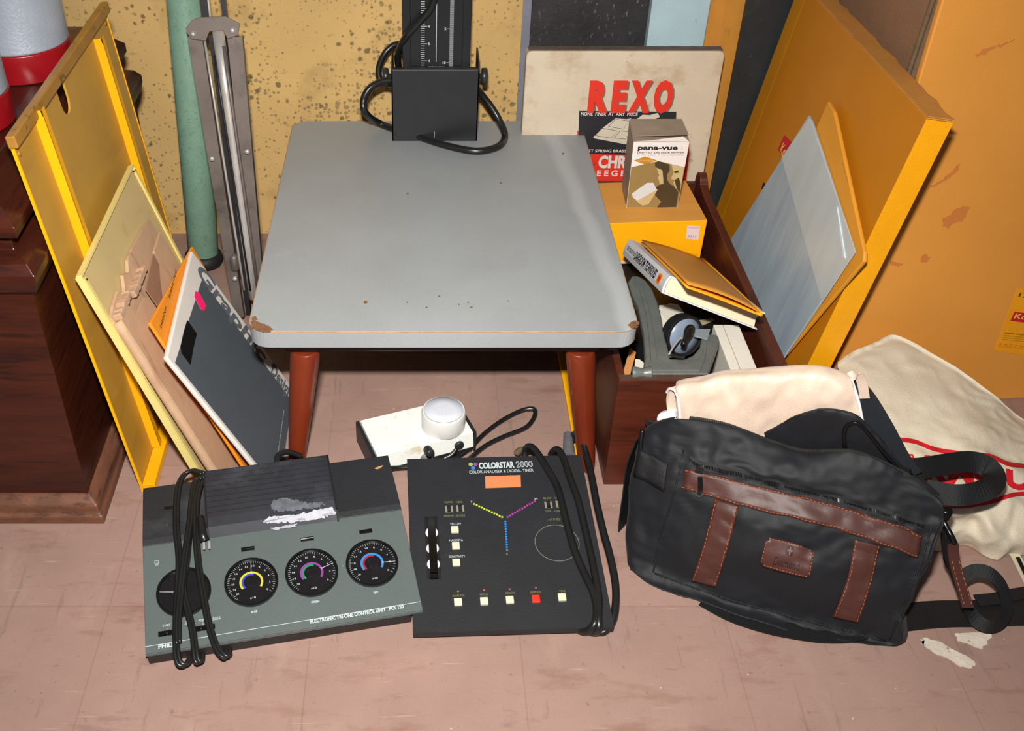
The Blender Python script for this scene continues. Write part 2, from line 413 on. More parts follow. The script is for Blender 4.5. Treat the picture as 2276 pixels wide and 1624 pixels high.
# thumb notch cut in the top edge
cxn = LF(My, 133, 190).x
pl = [(0, 0), (pw, 0), (pw, 0.472), (cxn + 0.014, 0.472)] + [(cxn + 0.014 * math.cos(a), 0.452 - 0.016 * math.sin(a)) for a in [math.pi * k / 10 for k in range(11)]] + [(cxn - 0.014, 0.472), (0, 0.472)]
G().prism(pl, -0.0025, 0).build('sheet', M_yel, t)
for (a, b) in (((50, 296), (392, 1068)), ((204, 108), (310, 395))):
    p = LF(My, *a); q = LF(My, *b); x = (p.x + q.x) / 2
    g = G().box(x, x + 0.002, 0.012, p.y + 0.006, 0, 0.0105).box(x, x + 0.0105, 0.012, p.y + 0.006, 0.0095, 0.0105).box(x - 0.0005, x + 0.0, 0.012, p.y, 0, 0.0105)
    g.build('raised_rib', M_yelr, t)
G().box(-0.0018, 0.0, 0, 0.474, -0.0025, 0.001).box(pw, pw + 0.0018, 0, 0.474, -0.0025, 0.001).build_each('folded_edge', M_yelr, t)
G().box(-0.003, pw + 0.006, 0.4735, 0.487, -0.004, 0.006).build('top_bar', M_bar, t, bevel=0.0015)
G().box(0.0, pw, 0.0, 0.010, 0, 0.016).build('bottom_channel', M_yelr, t, bevel=0.001)
G().disc(0.006, 0.4645, 0.0022, -0.001, 0.002, 12).disc(pw - 0.012, 0.4645, 0.0022, -0.001, 0.002, 12).build_each('rivet', M_bar, t)

# cream metal tray
M_crm = mat('cream_painted_metal', (200, 176, 122), 0.5, 0.07, 9, spec=0.35, spots=[((170, 138, 92), 16, 0.6, 0.1, (1, 1, 1), 0.5)])
M_crme = mat('cream_folded_rim', (226, 206, 128), 0.45, 0.05, 20)
p = PY(165, 640, 0.912)
Mc = frame((-0.266, 0.932, 0.0), (0.0, 1, 0), (p.x + 0.266, p.y - 0.932, p.z))
hc = Vector((p.x + 0.266, p.y - 0.932, p.z)).length; wc = LF(Mc, 297, 380).x
t = thing('cream_metal_tray', 'cream painted metal tray with folded rim leaning on the ribbed yellow panel', 'tray', Mc)
G().box(0, wc, 0, hc, -0.0015, 0).build('sheet', M_crm, t)
G().box(-0.0015, 0.0015, 0, hc, -0.004, 0.004).box(wc - 0.001, wc + 0.001, 0, hc, -0.003, 0.004).box(0, wc, hc - 0.001, hc + 0.0015, -0.003, 0.004).box(0.0, 0.0055, 0, hc - 0.004, 0.0035, 0.0045).box(wc - 0.0055, wc, 0, hc - 0.004, 0.0035, 0.0045).build('folded_rim', M_crme, t)
G().disc(0.004, hc - 0.007, 0.0013, 0.0040, 0.0052, 12).disc(wc - 0.004, hc - 0.006, 0.0013, 0.001, 0.0052, 12).build_each('rim_hole', mat('dark_hole', (60, 44, 26), 0.7), t)

# torn corrugated cardboard sleeve
M_card = mat('kraft_cardboard', (192, 156, 124), 0.8, 0.08, 12, bump=0.3, bscale=50, stretch=(1, 1, 1), spots=[((160, 120, 92), 14, 0.58, 0.1, (3, 0.6, 1), 0.6)])
M_card2 = mat('torn_cardboard_flap', (186, 150, 122), 0.85, 0.15, 30, bump=0.5, bscale=90)
p = PY(248, 716, 0.922)
Mk = frame((-0.243, 0.938, 0.0), (0.0, 1, 0), (p.x + 0.243, p.y - 0.938, p.z))
hk = Vector((p.x + 0.243, p.y - 0.938, p.z)).length
t = thing('cardboard_sleeve', 'torn brown corrugated cardboard sleeve leaning between the cream tray and the orange folder', 'cardboard', Mk)
wk = LF(Mk, 345, 490).x
# front sheet with a torn stepped top edge
top = [(0, hk - 0.004), (0.018, hk), (0.045, hk + 0.002), (0.05, hk - 0.012), (0.062, hk - 0.006), (0.075, hk + 0.004), (0.09, hk - 0.002), (0.105, hk + 0.006), (0.13, hk + 0.006), (wk - 0.03, hk + 0.002), (wk, hk - 0.002)]
G().prism([(wk, 0), (0, 0)] + top, -0.010, -0.006).build('back_sheet', M_card, t)
top2 = [(0, hk - 0.01), (0.03, hk - 0.012), (0.036, hk - 0.03), (0.075, hk - 0.032), (0.085, hk - 0.06), (0.11, hk - 0.065), (0.125, hk - 0.03), (0.16, hk - 0.02), (wk - 0.01, hk - 0.018)]
G().prism([(wk - 0.01, 0), (0.0, 0)] + top2, 0.0, 0.003).build('front_sheet', M_card, t)
G().tube([(0.001, 0, -0.0035), (0.001, hk * 0.5, -0.0035), (0.001, hk - 0.012, -0.0035)], 0.0062, 10).build('folded_edge', M_card, t, smooth=True)
for (x0_, x1_, yo, ex) in ((0.003, 0.050, -0.004, 0.0), (0.058, 0.118, -0.012, 0.3)):
    P = []; n_ = 14
    for k in range(n_ + 1): P.append((x0_ + (x1_ - x0_) * k / n_, hk + yo + 0.0022 * noise.noise(Vector((k * 0.8, x0_ * 90, 0)))))
    for k in range(n_, -1, -1): P.append((x0_ + (x1_ - x0_) * k / n_, hk + yo - 0.0085 + 0.003 * noise.noise(Vector((k * 0.9, x0_ * 50, 5)))))
    G().prism(P, -0.008, 0.0035).build('torn_edge', M_card2, t, bevel=0.0018, seg=3)
G().prism([(0.085, hk - 0.028), (0.15, hk - 0.018), (0.148, hk - 0.034), (0.13, hk - 0.044), (0.10, hk - 0.066), (0.088, hk - 0.056)], 0.003, 0.0045).build('paper_tape', mat('brown_paper_tape', (150, 112, 88), 0.6, 0.1), t)

# orange folder
M_or = mat('orange_card', (234, 142, 34), 0.6, 0.05, 14, spots=[((196, 120, 50), 10, 0.62, 0.1, (1, 1, 1), 0.4)])
M_inkd = mat('dark_ink', (44, 36, 30), 0.6, 0)
p = PY(334, 706, 0.962)
Mo = frame((-0.214, 0.95, 0.0), (0.0, 1, 0), (p.x + 0.214, p.y - 0.95, p.z))
ho = Vector((p.x + 0.214, p.y - 0.95, p.z)).length; wo = LF(Mo, 424, 549).x
t = thing('orange_folder', 'bright orange card folder leaning between the cardboard sleeve and the dark grey box', 'folder', Mo)
fo_ = LF(Mo, 424, 549)
G().prism([(0, 0), (fo_.x, 0), (fo_.x, fo_.y), (0, ho)], -0.001, 0.003).build('cover', M_or, t, bevel=0.0012)
g = G()
px_text(g, Mo, 'INDEX EXPEDIT', (394, 690 - 12), (404, 640), 7, 0.0046, bold=0.01)
put_text(g, 'DARKROOM', (0.012, ho - 0.018), (0.05, ho - 0.016), 0.004, 0.0046)
put_text(g, 'BUREAU FILES', (0.070, ho - 0.016), (0.125, ho - 0.012), 0.004, 0.0046)
g.v = [v if v.z > 0 else v for v in g.v]
g.build('lettering', M_inkd, t)

# dark grey graphic box with white edges
M_dg = mat('dark_slate_print', (78, 84, 90), 0.55, 0.05, 16, grain=0.08)
M_wh = mat('soft_white_card', (214, 208, 200), 0.6, 0.05, 12)
p = PY(372, 790, 0.9275)
Mg = frame((-0.1755, 0.925, 0.0), (-0.004, 1, 0), (p.x + 0.1755, p.y - 0.925, p.z))
hg = Vector((p.x + 0.1755, p.y - 0.925, p.z)).length; wg = LF(Mg, 427, 556).x
t = thing('grey_print_box', 'dark slate grey printed box with white edges and pink sticker leaning on the orange folder', 'box', Mg)
fg_ = LF(Mg, 427, 556)
G().prism([(0, 0), (wg, 0), (wg, fg_.y), (0, hg)], -0.006, 0).build('body', M_wh, t, bevel=0.002)
xe = 0.006; ye = hg - 0.014
G().prism([(xe, 0.0005), (wg - 0.028, 0.0005), (wg - 0.028, ye - 0.004), (xe, ye)], 0, 0.0005).build('printed_panel', M_dg, t)
G().prism(px_poly(Mg, [(415, 712), (424, 725), (436, 742), (428, 775), (422, 811), (402, 785), (400, 770), (408, 735)]), 0.0004, 0.0012).build('black_window', mat('black_matte', (14, 15, 16), 0.5, 0.05), t)
G().prism(px_poly(Mg, [(433, 648), (441, 650), (457, 680), (452, 691), (446, 688), (431, 660)]), 0.0004, 0.0012).build('pink_sticker', mat('pink_sticker', (250, 40, 110), 0.5, 0.0), t)
g = G()
ya_ = LF(Mg, 441, 590).y; yb_ = LF(Mg, 588, 808).y; yc_ = LF(Mg, 600, 828).y
put_text(g, 'Graphic', (wg - 0.028, ya_), (wg - 0.029, yb_), 0.026, 0.0010, bold=0.03, spacing=1.0, shear=0.2)
put_text(g, 'Design', (wg - 0.029, yc_), (wg - 0.030, 0.006), 0.026, 0.0010, bold=0.03, spacing=1.0, shear=0.2)
g.build('title_lettering', mat('slate_lettering', (96, 100, 106), 0.55, 0), t)
g = G(); px_text(g, Mg, 'MARK ENGINEERING PAPER', (618, 1010), (632, 912), 11, 0.001, bold=0.01, shear=0.2); g.build('small_lettering', M_wh, t)

# ------------------------------------------------------------------ green tube
M_grn = mat('mottled_green_paint', (118, 150, 130), 0.6, 0.10, 30, grain=0.12, spots=[((92, 124, 104), 150, 0.58, 0.05, (1, 1, 1), 0.6)])
b0 = PZ(453, 574, 0.012); t0 = PY(409, 0, 1.462)
ax = (t0 - b0).normalized(); Mt = frame(b0, ax.orthogonal(), ax.cross(ax.orthogonal()))
t = thing('green_tube', 'tall mottled pale green tube standing beside the folded metal stand', 'tube', Mt)
G().lathe([(0.0235, 0.006), (0.0245, 0.008), (0.0245, 0.62), (0.022, 0.62)], 36).build('tube', M_grn, t, smooth=True)
G().lathe([(0.030, -0.006), (0.032, 0.0), (0.030, 0.008), (0.024, 0.014)], 36).build('black_foot', mat('black_rubber', (26, 26, 27), 0.6, 0.1), t, smooth=True)

# ------------------------------------------------------------------ folded metal stand
M_st = mat('dull_grey_metal', (112, 102, 96), 0.5, 0.15, 25, metal=0.45, spots=[((66, 58, 52), 18, 0.52, 0.15, (1, 1, 0.5), 0.5)])
M_chr = mat('worn_chrome', (214, 208, 204), 0.28, 0.12, 20, metal=0.55, stretch=(1, 1, 0.3))
M_dks = mat('dark_steel', (52, 50, 52), 0.4, 0.2, 30, metal=0.6)
fb = PZ(560, 712, 0.006); ft = PY(483, 62, 1.400)
ax = (ft - fb).normalized(); Ln = (ft - fb).length
Ms = frame(fb, (1, 0, -ax.x / ax.z), ax)          # x across, y up along the legs, z towards the viewer
t = thing('folded_light_stand', 'folded metal tripod stand with chrome centre tube leaning beside the green tube', 'tripod stand', Ms)
def leg_px(xa, xb, xc, xd, name='leg', z0=0.0, m=M_st, yt=None):
    """channel leg between (xa..xb at top) and (xc..xd at bottom), pixels measured on the stand's face"""
    ta = LF(Ms, xa, 80); tb = LF(Ms, xb, 80); ba = LF(Ms, xc, 700); bb = LF(Ms, xd, 700)
    g = G()
    rings = []
    for k in range(9):
        s_ = k / 8; a = ta.lerp(ba, s_); b = tb.lerp(bb, s_)
        rings.append([(a.x, a.y, z0), (b.x, b.y, z0), (b.x, b.y, z0 - 0.012), (b.x - 0.0015, b.y, z0 - 0.012), (b.x - 0.0015, b.y, z0 - 0.0015), (a.x + 0.0015, a.y, z0 - 0.0015), (a.x + 0.0015, a.y, z0 - 0.012), (a.x, a.y, z0 - 0.012)])
    g.loft(rings); return g.build(name, m, t)
l1 = leg_px(420, 452, 524, 545, z0=0.010)
l2 = leg_px(508, 541, 572, 594, z0=0.010)
l3 = leg_px(462, 478, 546, 556, z0=-0.004, m=M_dks)
def along(xa, ya, xb, yb, r, z, name, m):
    a = LF(Ms, xa, ya); b = LF(Ms, xb, yb)
    return G().tube([(a.x, a.y, z), ((a.x + b.x) / 2, (a.y + b.y) / 2, z), (b.x, b.y, z)], r, 16, smooth=2).build(name, m, t, smooth=True)
along(486, 66, 566, 660, 0.0082, 0.005, 'centre_tube', M_chr)
along(500, 100, 576, 640, 0.0028, 0.010, 'brace_rod', M_st)
along(458, 90, 545, 640, 0.0018, 0.009, 'brace_rod', M_chr)
along(480, 120, 560, 640, 0.0018, 0.012, 'brace_rod', M_dks)
along(500, 80, 590, 640, 0.0022, -0.002, 'brace_rod', M_dks)
cbr = [LF(Ms, x, y) for x, y in ((418, 60), (432, 42), (450, 36), (505, 34), (522, 42), (537, 50), (533, 76), (510, 84), (500, 66), (470, 68), (462, 88), (430, 84), (421, 72))]
G().prism([(p.x, p.y) for p in cbr], 0.012, 0.0145).build('top_bracket', M_st, t, bevel=0.0006)
g = G()
for x, y in ((434, 73), (521, 65), (476, 348), (553, 332), (526, 612)):
    p = LF(Ms, x, y); g.lathe([(0.0038, 0.010), (0.0036, 0.0165), (0.002, 0.0178), (0.0004, 0.018)], 14, M=Matrix.Translation((p.x, p.y, 0)))
g.build_each('rivet', M_chr, t, smooth=True)
a = LF(Ms, 449, 34); b = LF(Ms, 505, 34)
G().box(a.x, a.x + 0.011, a.y - 0.01, a.y + 0.16, -0.006, 0.004).box(b.x - 0.006, b.x, b.y - 0.01, b.y + 0.16, -0.006, 0.004).build_each('upper_rail', M_dks, t)
G().box(a.x + 0.011, a.x + 0.013, a.y - 0.01, a.y + 0.16, 0.002, 0.006).build('upper_rod', M_chr, t)
a = LF(Ms, 512, 570)
G().lathe([(0.007, 0), (0.0085, 0.003), (0.0085, 0.020), (0.006, 0.026)], 18, M=Matrix.Translation((a.x + 0.006, a.y - 0.02, 0.004)) @ Matrix.Rotation(-math.pi / 2, 4, 'X')).build('lock_collar', M_st, t, smooth=True)
# ------------------------------------------------------------------ small table with the enlarger on it
ZB = 0.229; BX0, BX1, BY0, BY1 = -0.1965, 0.2545, 0.959, 1.519
M_leg = mat('reddish_varnished_wood', (112, 42, 20), 0.3, 0.2, 16, spec=0.5, stretch=(1, 1, 0.25), spots=[((96, 30, 14), 22, 0.55, 0.15, (1, 1, 0.3), 0.6), ((150, 110, 92), 60, 0.68, 0.05, (1, 1, 0.5), 0.5)])
t = thing('small_table', 'low wooden side table with tapered reddish legs standing on the floor under the grey baseboard', 'table')
G().box(BX0 + 0.035, BX1 - 0.035, BY0 + 0.030, BY1 - 0.03, 0.176, 0.194).build('tabletop', M_dkwood, t, bevel=0.003)
M_blk = mat('black_painted_metal', (36, 36, 38), 0.45, 0.12, 20, spots=[((78, 78, 80), 14, 0.66, 0.12, (1, 1, 1), 0.35)])
tops = ((-0.136, 0.998), (0.195, 0.998), (-0.125, 1.45), (0.183, 1.45))
feet = ((-0.158, 0.976), (0.2175, 0.973), (-0.150, 1.478), (0.212, 1.478))
for (a, b) in zip(tops, feet):
    A = Vector((a[0], a[1], 0.176)); B = Vector((b[0], b[1], 0.0))
    rings = []
    for s_, r in ((0, 0.0175), (0.06, 0.0182), (0.5, 0.0150), (0.95, 0.0108), (1.0, 0.0100)):
        c = A.lerp(B, s_); rings.append([(c.x + r * math.cos(2 * math.pi * i / 28), c.y + r * math.sin(2 * math.pi * i / 28), c.z) for i in range(28)])
    lg = G().loft(rings).build('leg', M_leg, t, smooth=True, bevel=0.0015)

# enlarger
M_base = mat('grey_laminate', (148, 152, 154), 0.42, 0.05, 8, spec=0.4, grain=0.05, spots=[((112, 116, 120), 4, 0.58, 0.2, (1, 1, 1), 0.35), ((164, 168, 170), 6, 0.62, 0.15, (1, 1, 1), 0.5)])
M_brn = mat('exposed_brown_chip', (120, 84, 58), 0.8, 0.25, 150)
t = thing('photo_enlarger', 'photographic enlarger with a wide grey baseboard and black measured column on the wooden side table', 'enlarger', (0, 0, ZB))
def rrect(x0, x1, y0, y1, r, n=8):
    P = []
    for cx, cy, a in ((x1 - r, y1 - r, 0), (x0 + r, y1 - r, 90), (x0 + r, y0 + r, 180), (x1 - r, y0 + r, 270)):
        for k in range(n + 1):
            q = math.radians(a + 90 * k / n); P.append((cx + r * math.cos(q), cy + r * math.sin(q)))
    return P
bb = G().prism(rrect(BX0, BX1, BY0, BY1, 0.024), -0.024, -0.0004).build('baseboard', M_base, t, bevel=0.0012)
def pale_streak(m, a, b, half, col, amount):
    """a soft pale streak mixed into the colour between two spots of the board"""
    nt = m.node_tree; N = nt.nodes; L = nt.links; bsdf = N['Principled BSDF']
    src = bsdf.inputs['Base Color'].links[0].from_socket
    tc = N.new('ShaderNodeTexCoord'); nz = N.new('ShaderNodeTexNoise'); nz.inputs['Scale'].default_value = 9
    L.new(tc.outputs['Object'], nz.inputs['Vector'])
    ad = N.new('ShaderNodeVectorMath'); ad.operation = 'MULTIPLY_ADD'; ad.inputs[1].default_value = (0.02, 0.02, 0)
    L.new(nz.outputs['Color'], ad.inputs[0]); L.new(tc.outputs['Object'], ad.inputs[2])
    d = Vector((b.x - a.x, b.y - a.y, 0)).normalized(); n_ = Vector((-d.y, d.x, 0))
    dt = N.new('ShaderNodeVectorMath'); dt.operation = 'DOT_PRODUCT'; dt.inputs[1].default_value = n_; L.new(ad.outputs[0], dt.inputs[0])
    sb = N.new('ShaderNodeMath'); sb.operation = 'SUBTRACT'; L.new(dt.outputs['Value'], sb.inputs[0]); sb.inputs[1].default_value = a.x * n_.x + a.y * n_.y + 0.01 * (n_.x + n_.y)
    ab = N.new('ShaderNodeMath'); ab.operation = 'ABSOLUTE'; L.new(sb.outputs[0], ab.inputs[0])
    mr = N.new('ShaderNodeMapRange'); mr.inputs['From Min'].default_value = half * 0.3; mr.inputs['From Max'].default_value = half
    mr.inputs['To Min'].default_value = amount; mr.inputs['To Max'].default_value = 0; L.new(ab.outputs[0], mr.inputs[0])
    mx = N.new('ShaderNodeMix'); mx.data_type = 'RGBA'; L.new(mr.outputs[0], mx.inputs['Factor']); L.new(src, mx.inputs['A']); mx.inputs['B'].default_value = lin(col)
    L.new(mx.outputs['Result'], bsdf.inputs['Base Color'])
pale_streak(M_base, PZ(1222, 285, ZB), PZ(1335, 560, ZB), 0.016, (186, 190, 192), 0.45)
# exposed brown core line around the rim
bpts = [(x, y, -0.0012) for x, y in rrect(BX0 + 0.0002, BX1 - 0.0002, BY0 + 0.0002, BY1 - 0.0002, 0.024)]
G().tube(bpts, 0.0006, 6, closed=True, smooth=0).build('worn_rim', mat('worn_brown_rim', (168, 128, 96), 0.7, 0.3, 60), bb)
chips = []
for k, (px, py, r) in enumerate(((812, 671, 3.4), (976, 658, 1.8), (948, 683, 1.5), (1020, 676, 1.5), (1040, 672, 1.3), (1048, 683, 1.8), (906, 430, 1.8), (1113, 406, 2), (1130, 668, 1.2), (1252, 341, 2.4), (905, 672, 1.2))):
    p = PZ(px, py, ZB); r *= 0.00062
    chips.append([(p.x + r * (1 + 0.5 * random.random()) * math.cos(a), p.y + 1.2 * r * (1 + 0.5 * random.random()) * math.sin(a)) for a in [2 * math.pi * i / 9 for i in range(9)]])
for c in ([(562, 712), (575, 716), (592, 722), (606, 730), (600, 738), (586, 738), (572, 734), (560, 728), (557, 718)], [(561, 703), (568, 702), (572, 708), (566, 713), (559, 711)], [(1402, 715), (1413, 712), (1421, 716), (1416, 728), (1404, 730), (1396, 724)]):
    chips.append([(PZ(x, y, ZB).x, PZ(x, y, ZB).y) for x, y in c])
g = G()
for c in chips: g.prism(ragged(c, 0.0022 if len(c) != 9 or max(p[0] for p in c) - min(p[0] for p in c) > 0.01 else 0.0006, 500, 5), -0.0003, 0.00025)
g.build_each('chip_mark', M_brn, bb)
M_rub = mat('black_rubber_foot', (38, 38, 40), 0.5, 0.1)
for x, y in ((BX0 + 0.026, BY0 + 0.024), (BX1 - 0.026, BY0 + 0.024), (BX0 + 0.026, BY1 - 0.05), (BX1 - 0.026, BY1 - 0.05)):
    G().lathe([(0.0125, -0.0352), (0.0155, -0.034), (0.0175, -0.027), (0.018, -0.0242)], 28, M=Matrix.Translation((x, y, 0))).build('rubber_foot', M_rub, t, smooth=True)
# bracket and column
a = PY(872, 318, 1.447); XL = a.x; XR = PY(1060, 318, 1.447).x
BH = 0.112; YF = 1.447
M_col = mat('black_anodised_column', (24, 25, 28), 0.4, 0.1, 20)
g = G().box(XL, XR, YF, YF + 0.0025, 0.0002, BH).box(XL, XL + 0.0025, YF, YF + 0.062, 0.0002, BH + 0.010).box(XR - 0.0025, XR, YF, YF + 0.062, 0.0002, BH + 0.010)
g.box(XL, XR, YF + 0.0025, YF + 0.012, BH - 0.004, BH)
g.build('column_bracket', M_blk, t, bevel=0.0006)
CX0 = PY(895, 150, 1.462).x; CX1 = PY(1044, 150, 1.462).x; CY0 = 1.462
Mc_ = frame((CX0, CY0, 0.0003), (1, 0, 0), (0.0, -0.004, 0.5))
cw = CX1 - CX0
col = G().box(0, cw, 0, 0.62, -0.042, -0.0).box(0.0, 0.012, 0, 0.62, 0, 0.0016).box(cw - 0.012, cw, 0, 0.62, 0, 0.0016).build('column', M_col, t, bevel=0.001, M=Mc_)
WM = Matrix.Translation((0, 0, ZB)) @ Mc_
M_scale = mat('white_scale_print', (190, 194, 198), 0.5, 0)
g = G()
lx = LF(WM, 944, 100).x; rx = LF(WM, 999, 100).x; mx_ = LF(WM, 969, 100).x
y6 = LF(WM, 950, 58).y; y5 = LF(WM, 950, 97).y; y4 = LF(WM, 950, 135).y; yR5 = LF(WM, 995, 64).y; yR10 = LF(WM, 995, 139).y
du = (y5 - y4) / 8
k = -4
while y4 + k * du < 0.40:
    y = y4 + k * du; L_ = 0.0075 if k % 8 == 0 else (0.0055)
    g.box(lx - 0.0055, lx + (0.0035 if k % 8 == 0 else 0), y - 0.0004, y + 0.0004, 0.0002, 0.0005); k += 1
du = (yR5 - yR10) / 40; k = -4
while yR10 + k * du < 0.40:
    y = yR10 + k * du
    g.box(rx, rx + 0.0055, y - 0.0002, y + 0.0002, 0.0002, 0.0005)
    if k % 40 == 0: g.box(rx - 0.004, rx, y - 0.0003, y + 0.0003, 0.0002, 0.0005)
    k += 1
g.box(mx_, mx_ + 0.0009, yR10 + 0.001, 0.45, 0.0002, 0.0005)
ya = y4 + 0.0
n = 4
while y4 + (n - 4) * (y5 - y4) < 0.40:
    y = y4 + (n - 4) * (y5 - y4) - 0.0018; put_text(g, str(n), (lx + 0.005, y), (lx + 0.0075 + (0.003 if n > 9 else 0), y), 0.0036, 0.0004, bold=0.03); n += 1
for body, y in (('10', yR10), ('5', yR5)):
    put_text(g, body, (rx - (0.0095 if len(body) > 1 else 0.0075), y - 0.0018), (rx - 0.005, y - 0.0018), 0.0036, 0.0004, bold=0.03)
put_text(g, 'MADE IN JAPAN', (lx + 0.005, y4 - 0.010), (lx + 0.029, y4 - 0.010), 0.0018, 0.0004)
g.build('scale_print', M_scale, col)
G().box(0, 0.0007, 0, 0.010, 0, 0.0004, M=Matrix.Translation(((XL + XR) / 2 - 0.001, YF - 0.0006, 0.006)) @ Matrix.Rotation(math.pi / 2, 4, 'X')).build('centre_mark', M_scale, t)
# clamp knobs
M_kn = mat('dark_knob_plastic', (44, 46, 48), 0.35, 0.1)
for sx, x in ((1, XR), (-1, XL)):
    g = G().lathe([(0.004, 0), (0.004, 0.004), (0.0115, 0.005), (0.0125, 0.007), (0.0125, 0.012), (0.011, 0.0135), (0.006, 0.0135), (0.006, 0.011), (0.0005, 0.011)], 30, M=Matrix.Translation((x, YF + 0.030, 0.090)) @ Matrix.Rotation(sx * math.pi / 2, 4, 'Y'))
    g.build('clamp_knob', M_kn, t, smooth=True)
# cable looping around the bracket
M_cab = mat('black_rubber_cable', (26, 27, 27), 0.32, 0.15, 40, spec=0.5)
def pts3(L):
    out = []
    for px, py, mode, val in L:
        p = PY(px, py, val) if mode == 'y' else PZ(px, py, val)
        out.append(p)
    return out
toL = Matrix.Translation((0, 0, -ZB))
path = pts3([(968, -40, 'y', 1.452), (962, 10, 'y', 1.452), (935, 45, 'y', 1.452), (905, 78, 'y', 1.455), (889, 105, 'y', 1.468), (884, 130, 'y', 1.478), (888, 165, 'y', 1.492), (888, 215, 'y', 1.50)])
G().tube([toL @ p for p in path], 0.0050, 12).build('power_cable', M_cab, t, smooth=True)
path = pts3([(900, 120, 'y', 1.512), (884, 98, 'y', 1.512), (858, 115, 'y', 1.505), (842, 150, 'y', 1.50), (845, 178, 'y', 1.495), (860, 186, 'y', 1.49), (880, 188, 'y', 1.475)])
G().tube([toL @ p for p in path], 0.0048, 12).build('power_cable', M_cab, t, smooth=True)
path = pts3([(878, 178, 'y', 1.46), (850, 181, 'y', 1.455), (822, 196, 'y', 1.446), (808, 222, 'y', 1.44), (812, 250, 'y', 1.437), (840, 272, 'z', ZB + 0.012), (880, 288, 'z', ZB + 0.0075), (930, 303, 'z', ZB + 0.006), (980, 320, 'z', ZB + 0.0055), (1040, 334, 'z', ZB + 0.0055), (1080, 334, 'z', ZB + 0.0055), (1112, 322, 'z', ZB + 0.0057), (1122, 300, 'z', ZB + 0.008), (1110, 268, 'y', 1.452), (1092, 238, 'y', 1.462), (1072, 212, 'y', 1.475), (1060, 196, 'y', 1.488)])
G().tube([toL @ p for p in path], 0.0053, 12).build('power_cable', M_cab, t, smooth=True)

# ------------------------------------------------------------------ white light probe under the table
A_ = PZ(800, 934, 0.035); B_ = PZ(839, 1013, 0.035); C_ = PZ(1052, 960, 0.035)
Mp = frame((B_.x, B_.y, 0.0), (C_.x - B_.x, C_.y - B_.y, 0), (-(C_.y - B_.y), C_.x - B_.x, 0))
pwid = (C_ - B_).length; pdep = (A_ - B_).length
M_white = mat('ivory_white_enamel', (232, 232, 226), 0.4, 0.03, 12, spots=[((196, 168, 120), 26, 0.60, 0.10, (1, 1, 1), 0.6)])
M_wpl = mat('white_plastic_face', (236, 234, 236), 0.45, 0.02, 12)
t = thing('light_probe', 'white light probe box with round diffuser dome on the floor beneath the enlarger', 'light probe', Mp)
G().prism([(0, 0), (pwid, 0), (pwid, pdep), (0, pdep)], 0.0, 0.010).build('black_base', M_blk, t, bevel=0.0015)
G().loft([[(-0.001, -0.0015, 0.010), (pwid + 0.001, -0.0015, 0.010), (pwid + 0.001, pdep + 0.001, 0.010), (-0.001, pdep + 0.001, 0.010)],
          [(0, 0.0, 0.035), (pwid, 0, 0.035), (pwid, pdep, 0.035), (0, pdep, 0.035)]]).build('white_cover', M_white, t, bevel=0.001)
G().box(-0.006, -0.0012, -0.001, pdep + 0.001, 0.0, 0.034).box(pwid + 0.0012, pwid + 0.005, 0, pdep, 0, 0.034).build_each('end_plate', M_blk, t, bevel=0.001)
dc = PZ(986, 910, 0.062); dl = Mp.inverted() @ dc
dm = G().lathe([(0.0285, 0.0352), (0.0285, 0.059), (0.0275, 0.0615), (0.026, 0.062), (0.026, 0.0612), (0.0004, 0.0625)], 56, M=Matrix.Translation((dl.x, dl.y, 0))).build('diffuser_dome', mat('translucent_white_plastic', (214, 212, 208), 0.35, 0.02), t, smooth=True, bevel=0.0006)
G().lathe([(0.0256, 0.0615), (0.0252, 0.0628), (0.012, 0.0634), (0.0004, 0.0636)], 56, M=Matrix.Translation((dl.x, dl.y, 0))).build('diffuser_disc', mat('frosted_disc', (206, 208, 216), 0.5, 0.02), dm, smooth=True)
s1 = LF(Mp, 944, 985, 0.03)
kx = s1.x
G().lathe([(0.0052, 0), (0.0058, 0.002), (0.0058, 0.012), (0.004, 0.014)], 18, M=Matrix.Translation((kx, -0.002, 0.028)) @ Matrix.Rotation(math.radians(80), 4, 'X')).build('cable_socket', M_blk, t, smooth=True)
s2 = LF(Mp, 1018, 985, 0.02)
G().lathe([(0.0065, 0), (0.0065, 0.0025), (0.0045, 0.004)], 20, M=Matrix.Translation((s2.x, -0.001, 0.020)) @ Matrix.Rotation(math.radians(90), 4, 'X')).build('cable_socket', M_blk, t, smooth=True)
iM = Mp.inverted()
q = [PZ(1016, 975, 0.022), PZ(1016, 992, 0.016), PZ(1004, 1010, 0.008), PZ(985, 1020, 0.004), PZ(1000, 1024, 0.004), PZ(1040, 1000, 0.004), PZ(1075, 965, 0.004), PZ(1115, 935, 0.004), PZ(1155, 914, 0.004), PZ(1182, 908, 0.006), PZ(1190, 916, 0.005), PZ(1183, 935, 0.004), PZ(1165, 952, 0.004), PZ(1120, 970, 0.004), PZ(1080, 990, 0.004), PZ(1045, 1018, 0.004), PZ(1038, 1024, 0.004)]
G().tube([iM @ p for p in q], 0.0032, 10).build('cable', M_cab, t, smooth=True)
q = [PZ(944, 968, 0.030), PZ(945, 985, 0.022), PZ(948, 1003, 0.012), PZ(950, 1012, 0.010)]
G().tube([iM @ p for p in q], 0.0058, 12).build('cable', M_cab, t, smooth=True)
G().tube([iM @ p for p in (PZ(947, 995, 0.016), PZ(948, 1020, 0.012))], 0.0068, 12, radii=lambda s_: 0.0068 + 0.0016 * s_).build('grey_plug_sleeve', mat('grey_rubber_sleeve', (112, 112, 108), 0.6, 0.1), t, smooth=True)

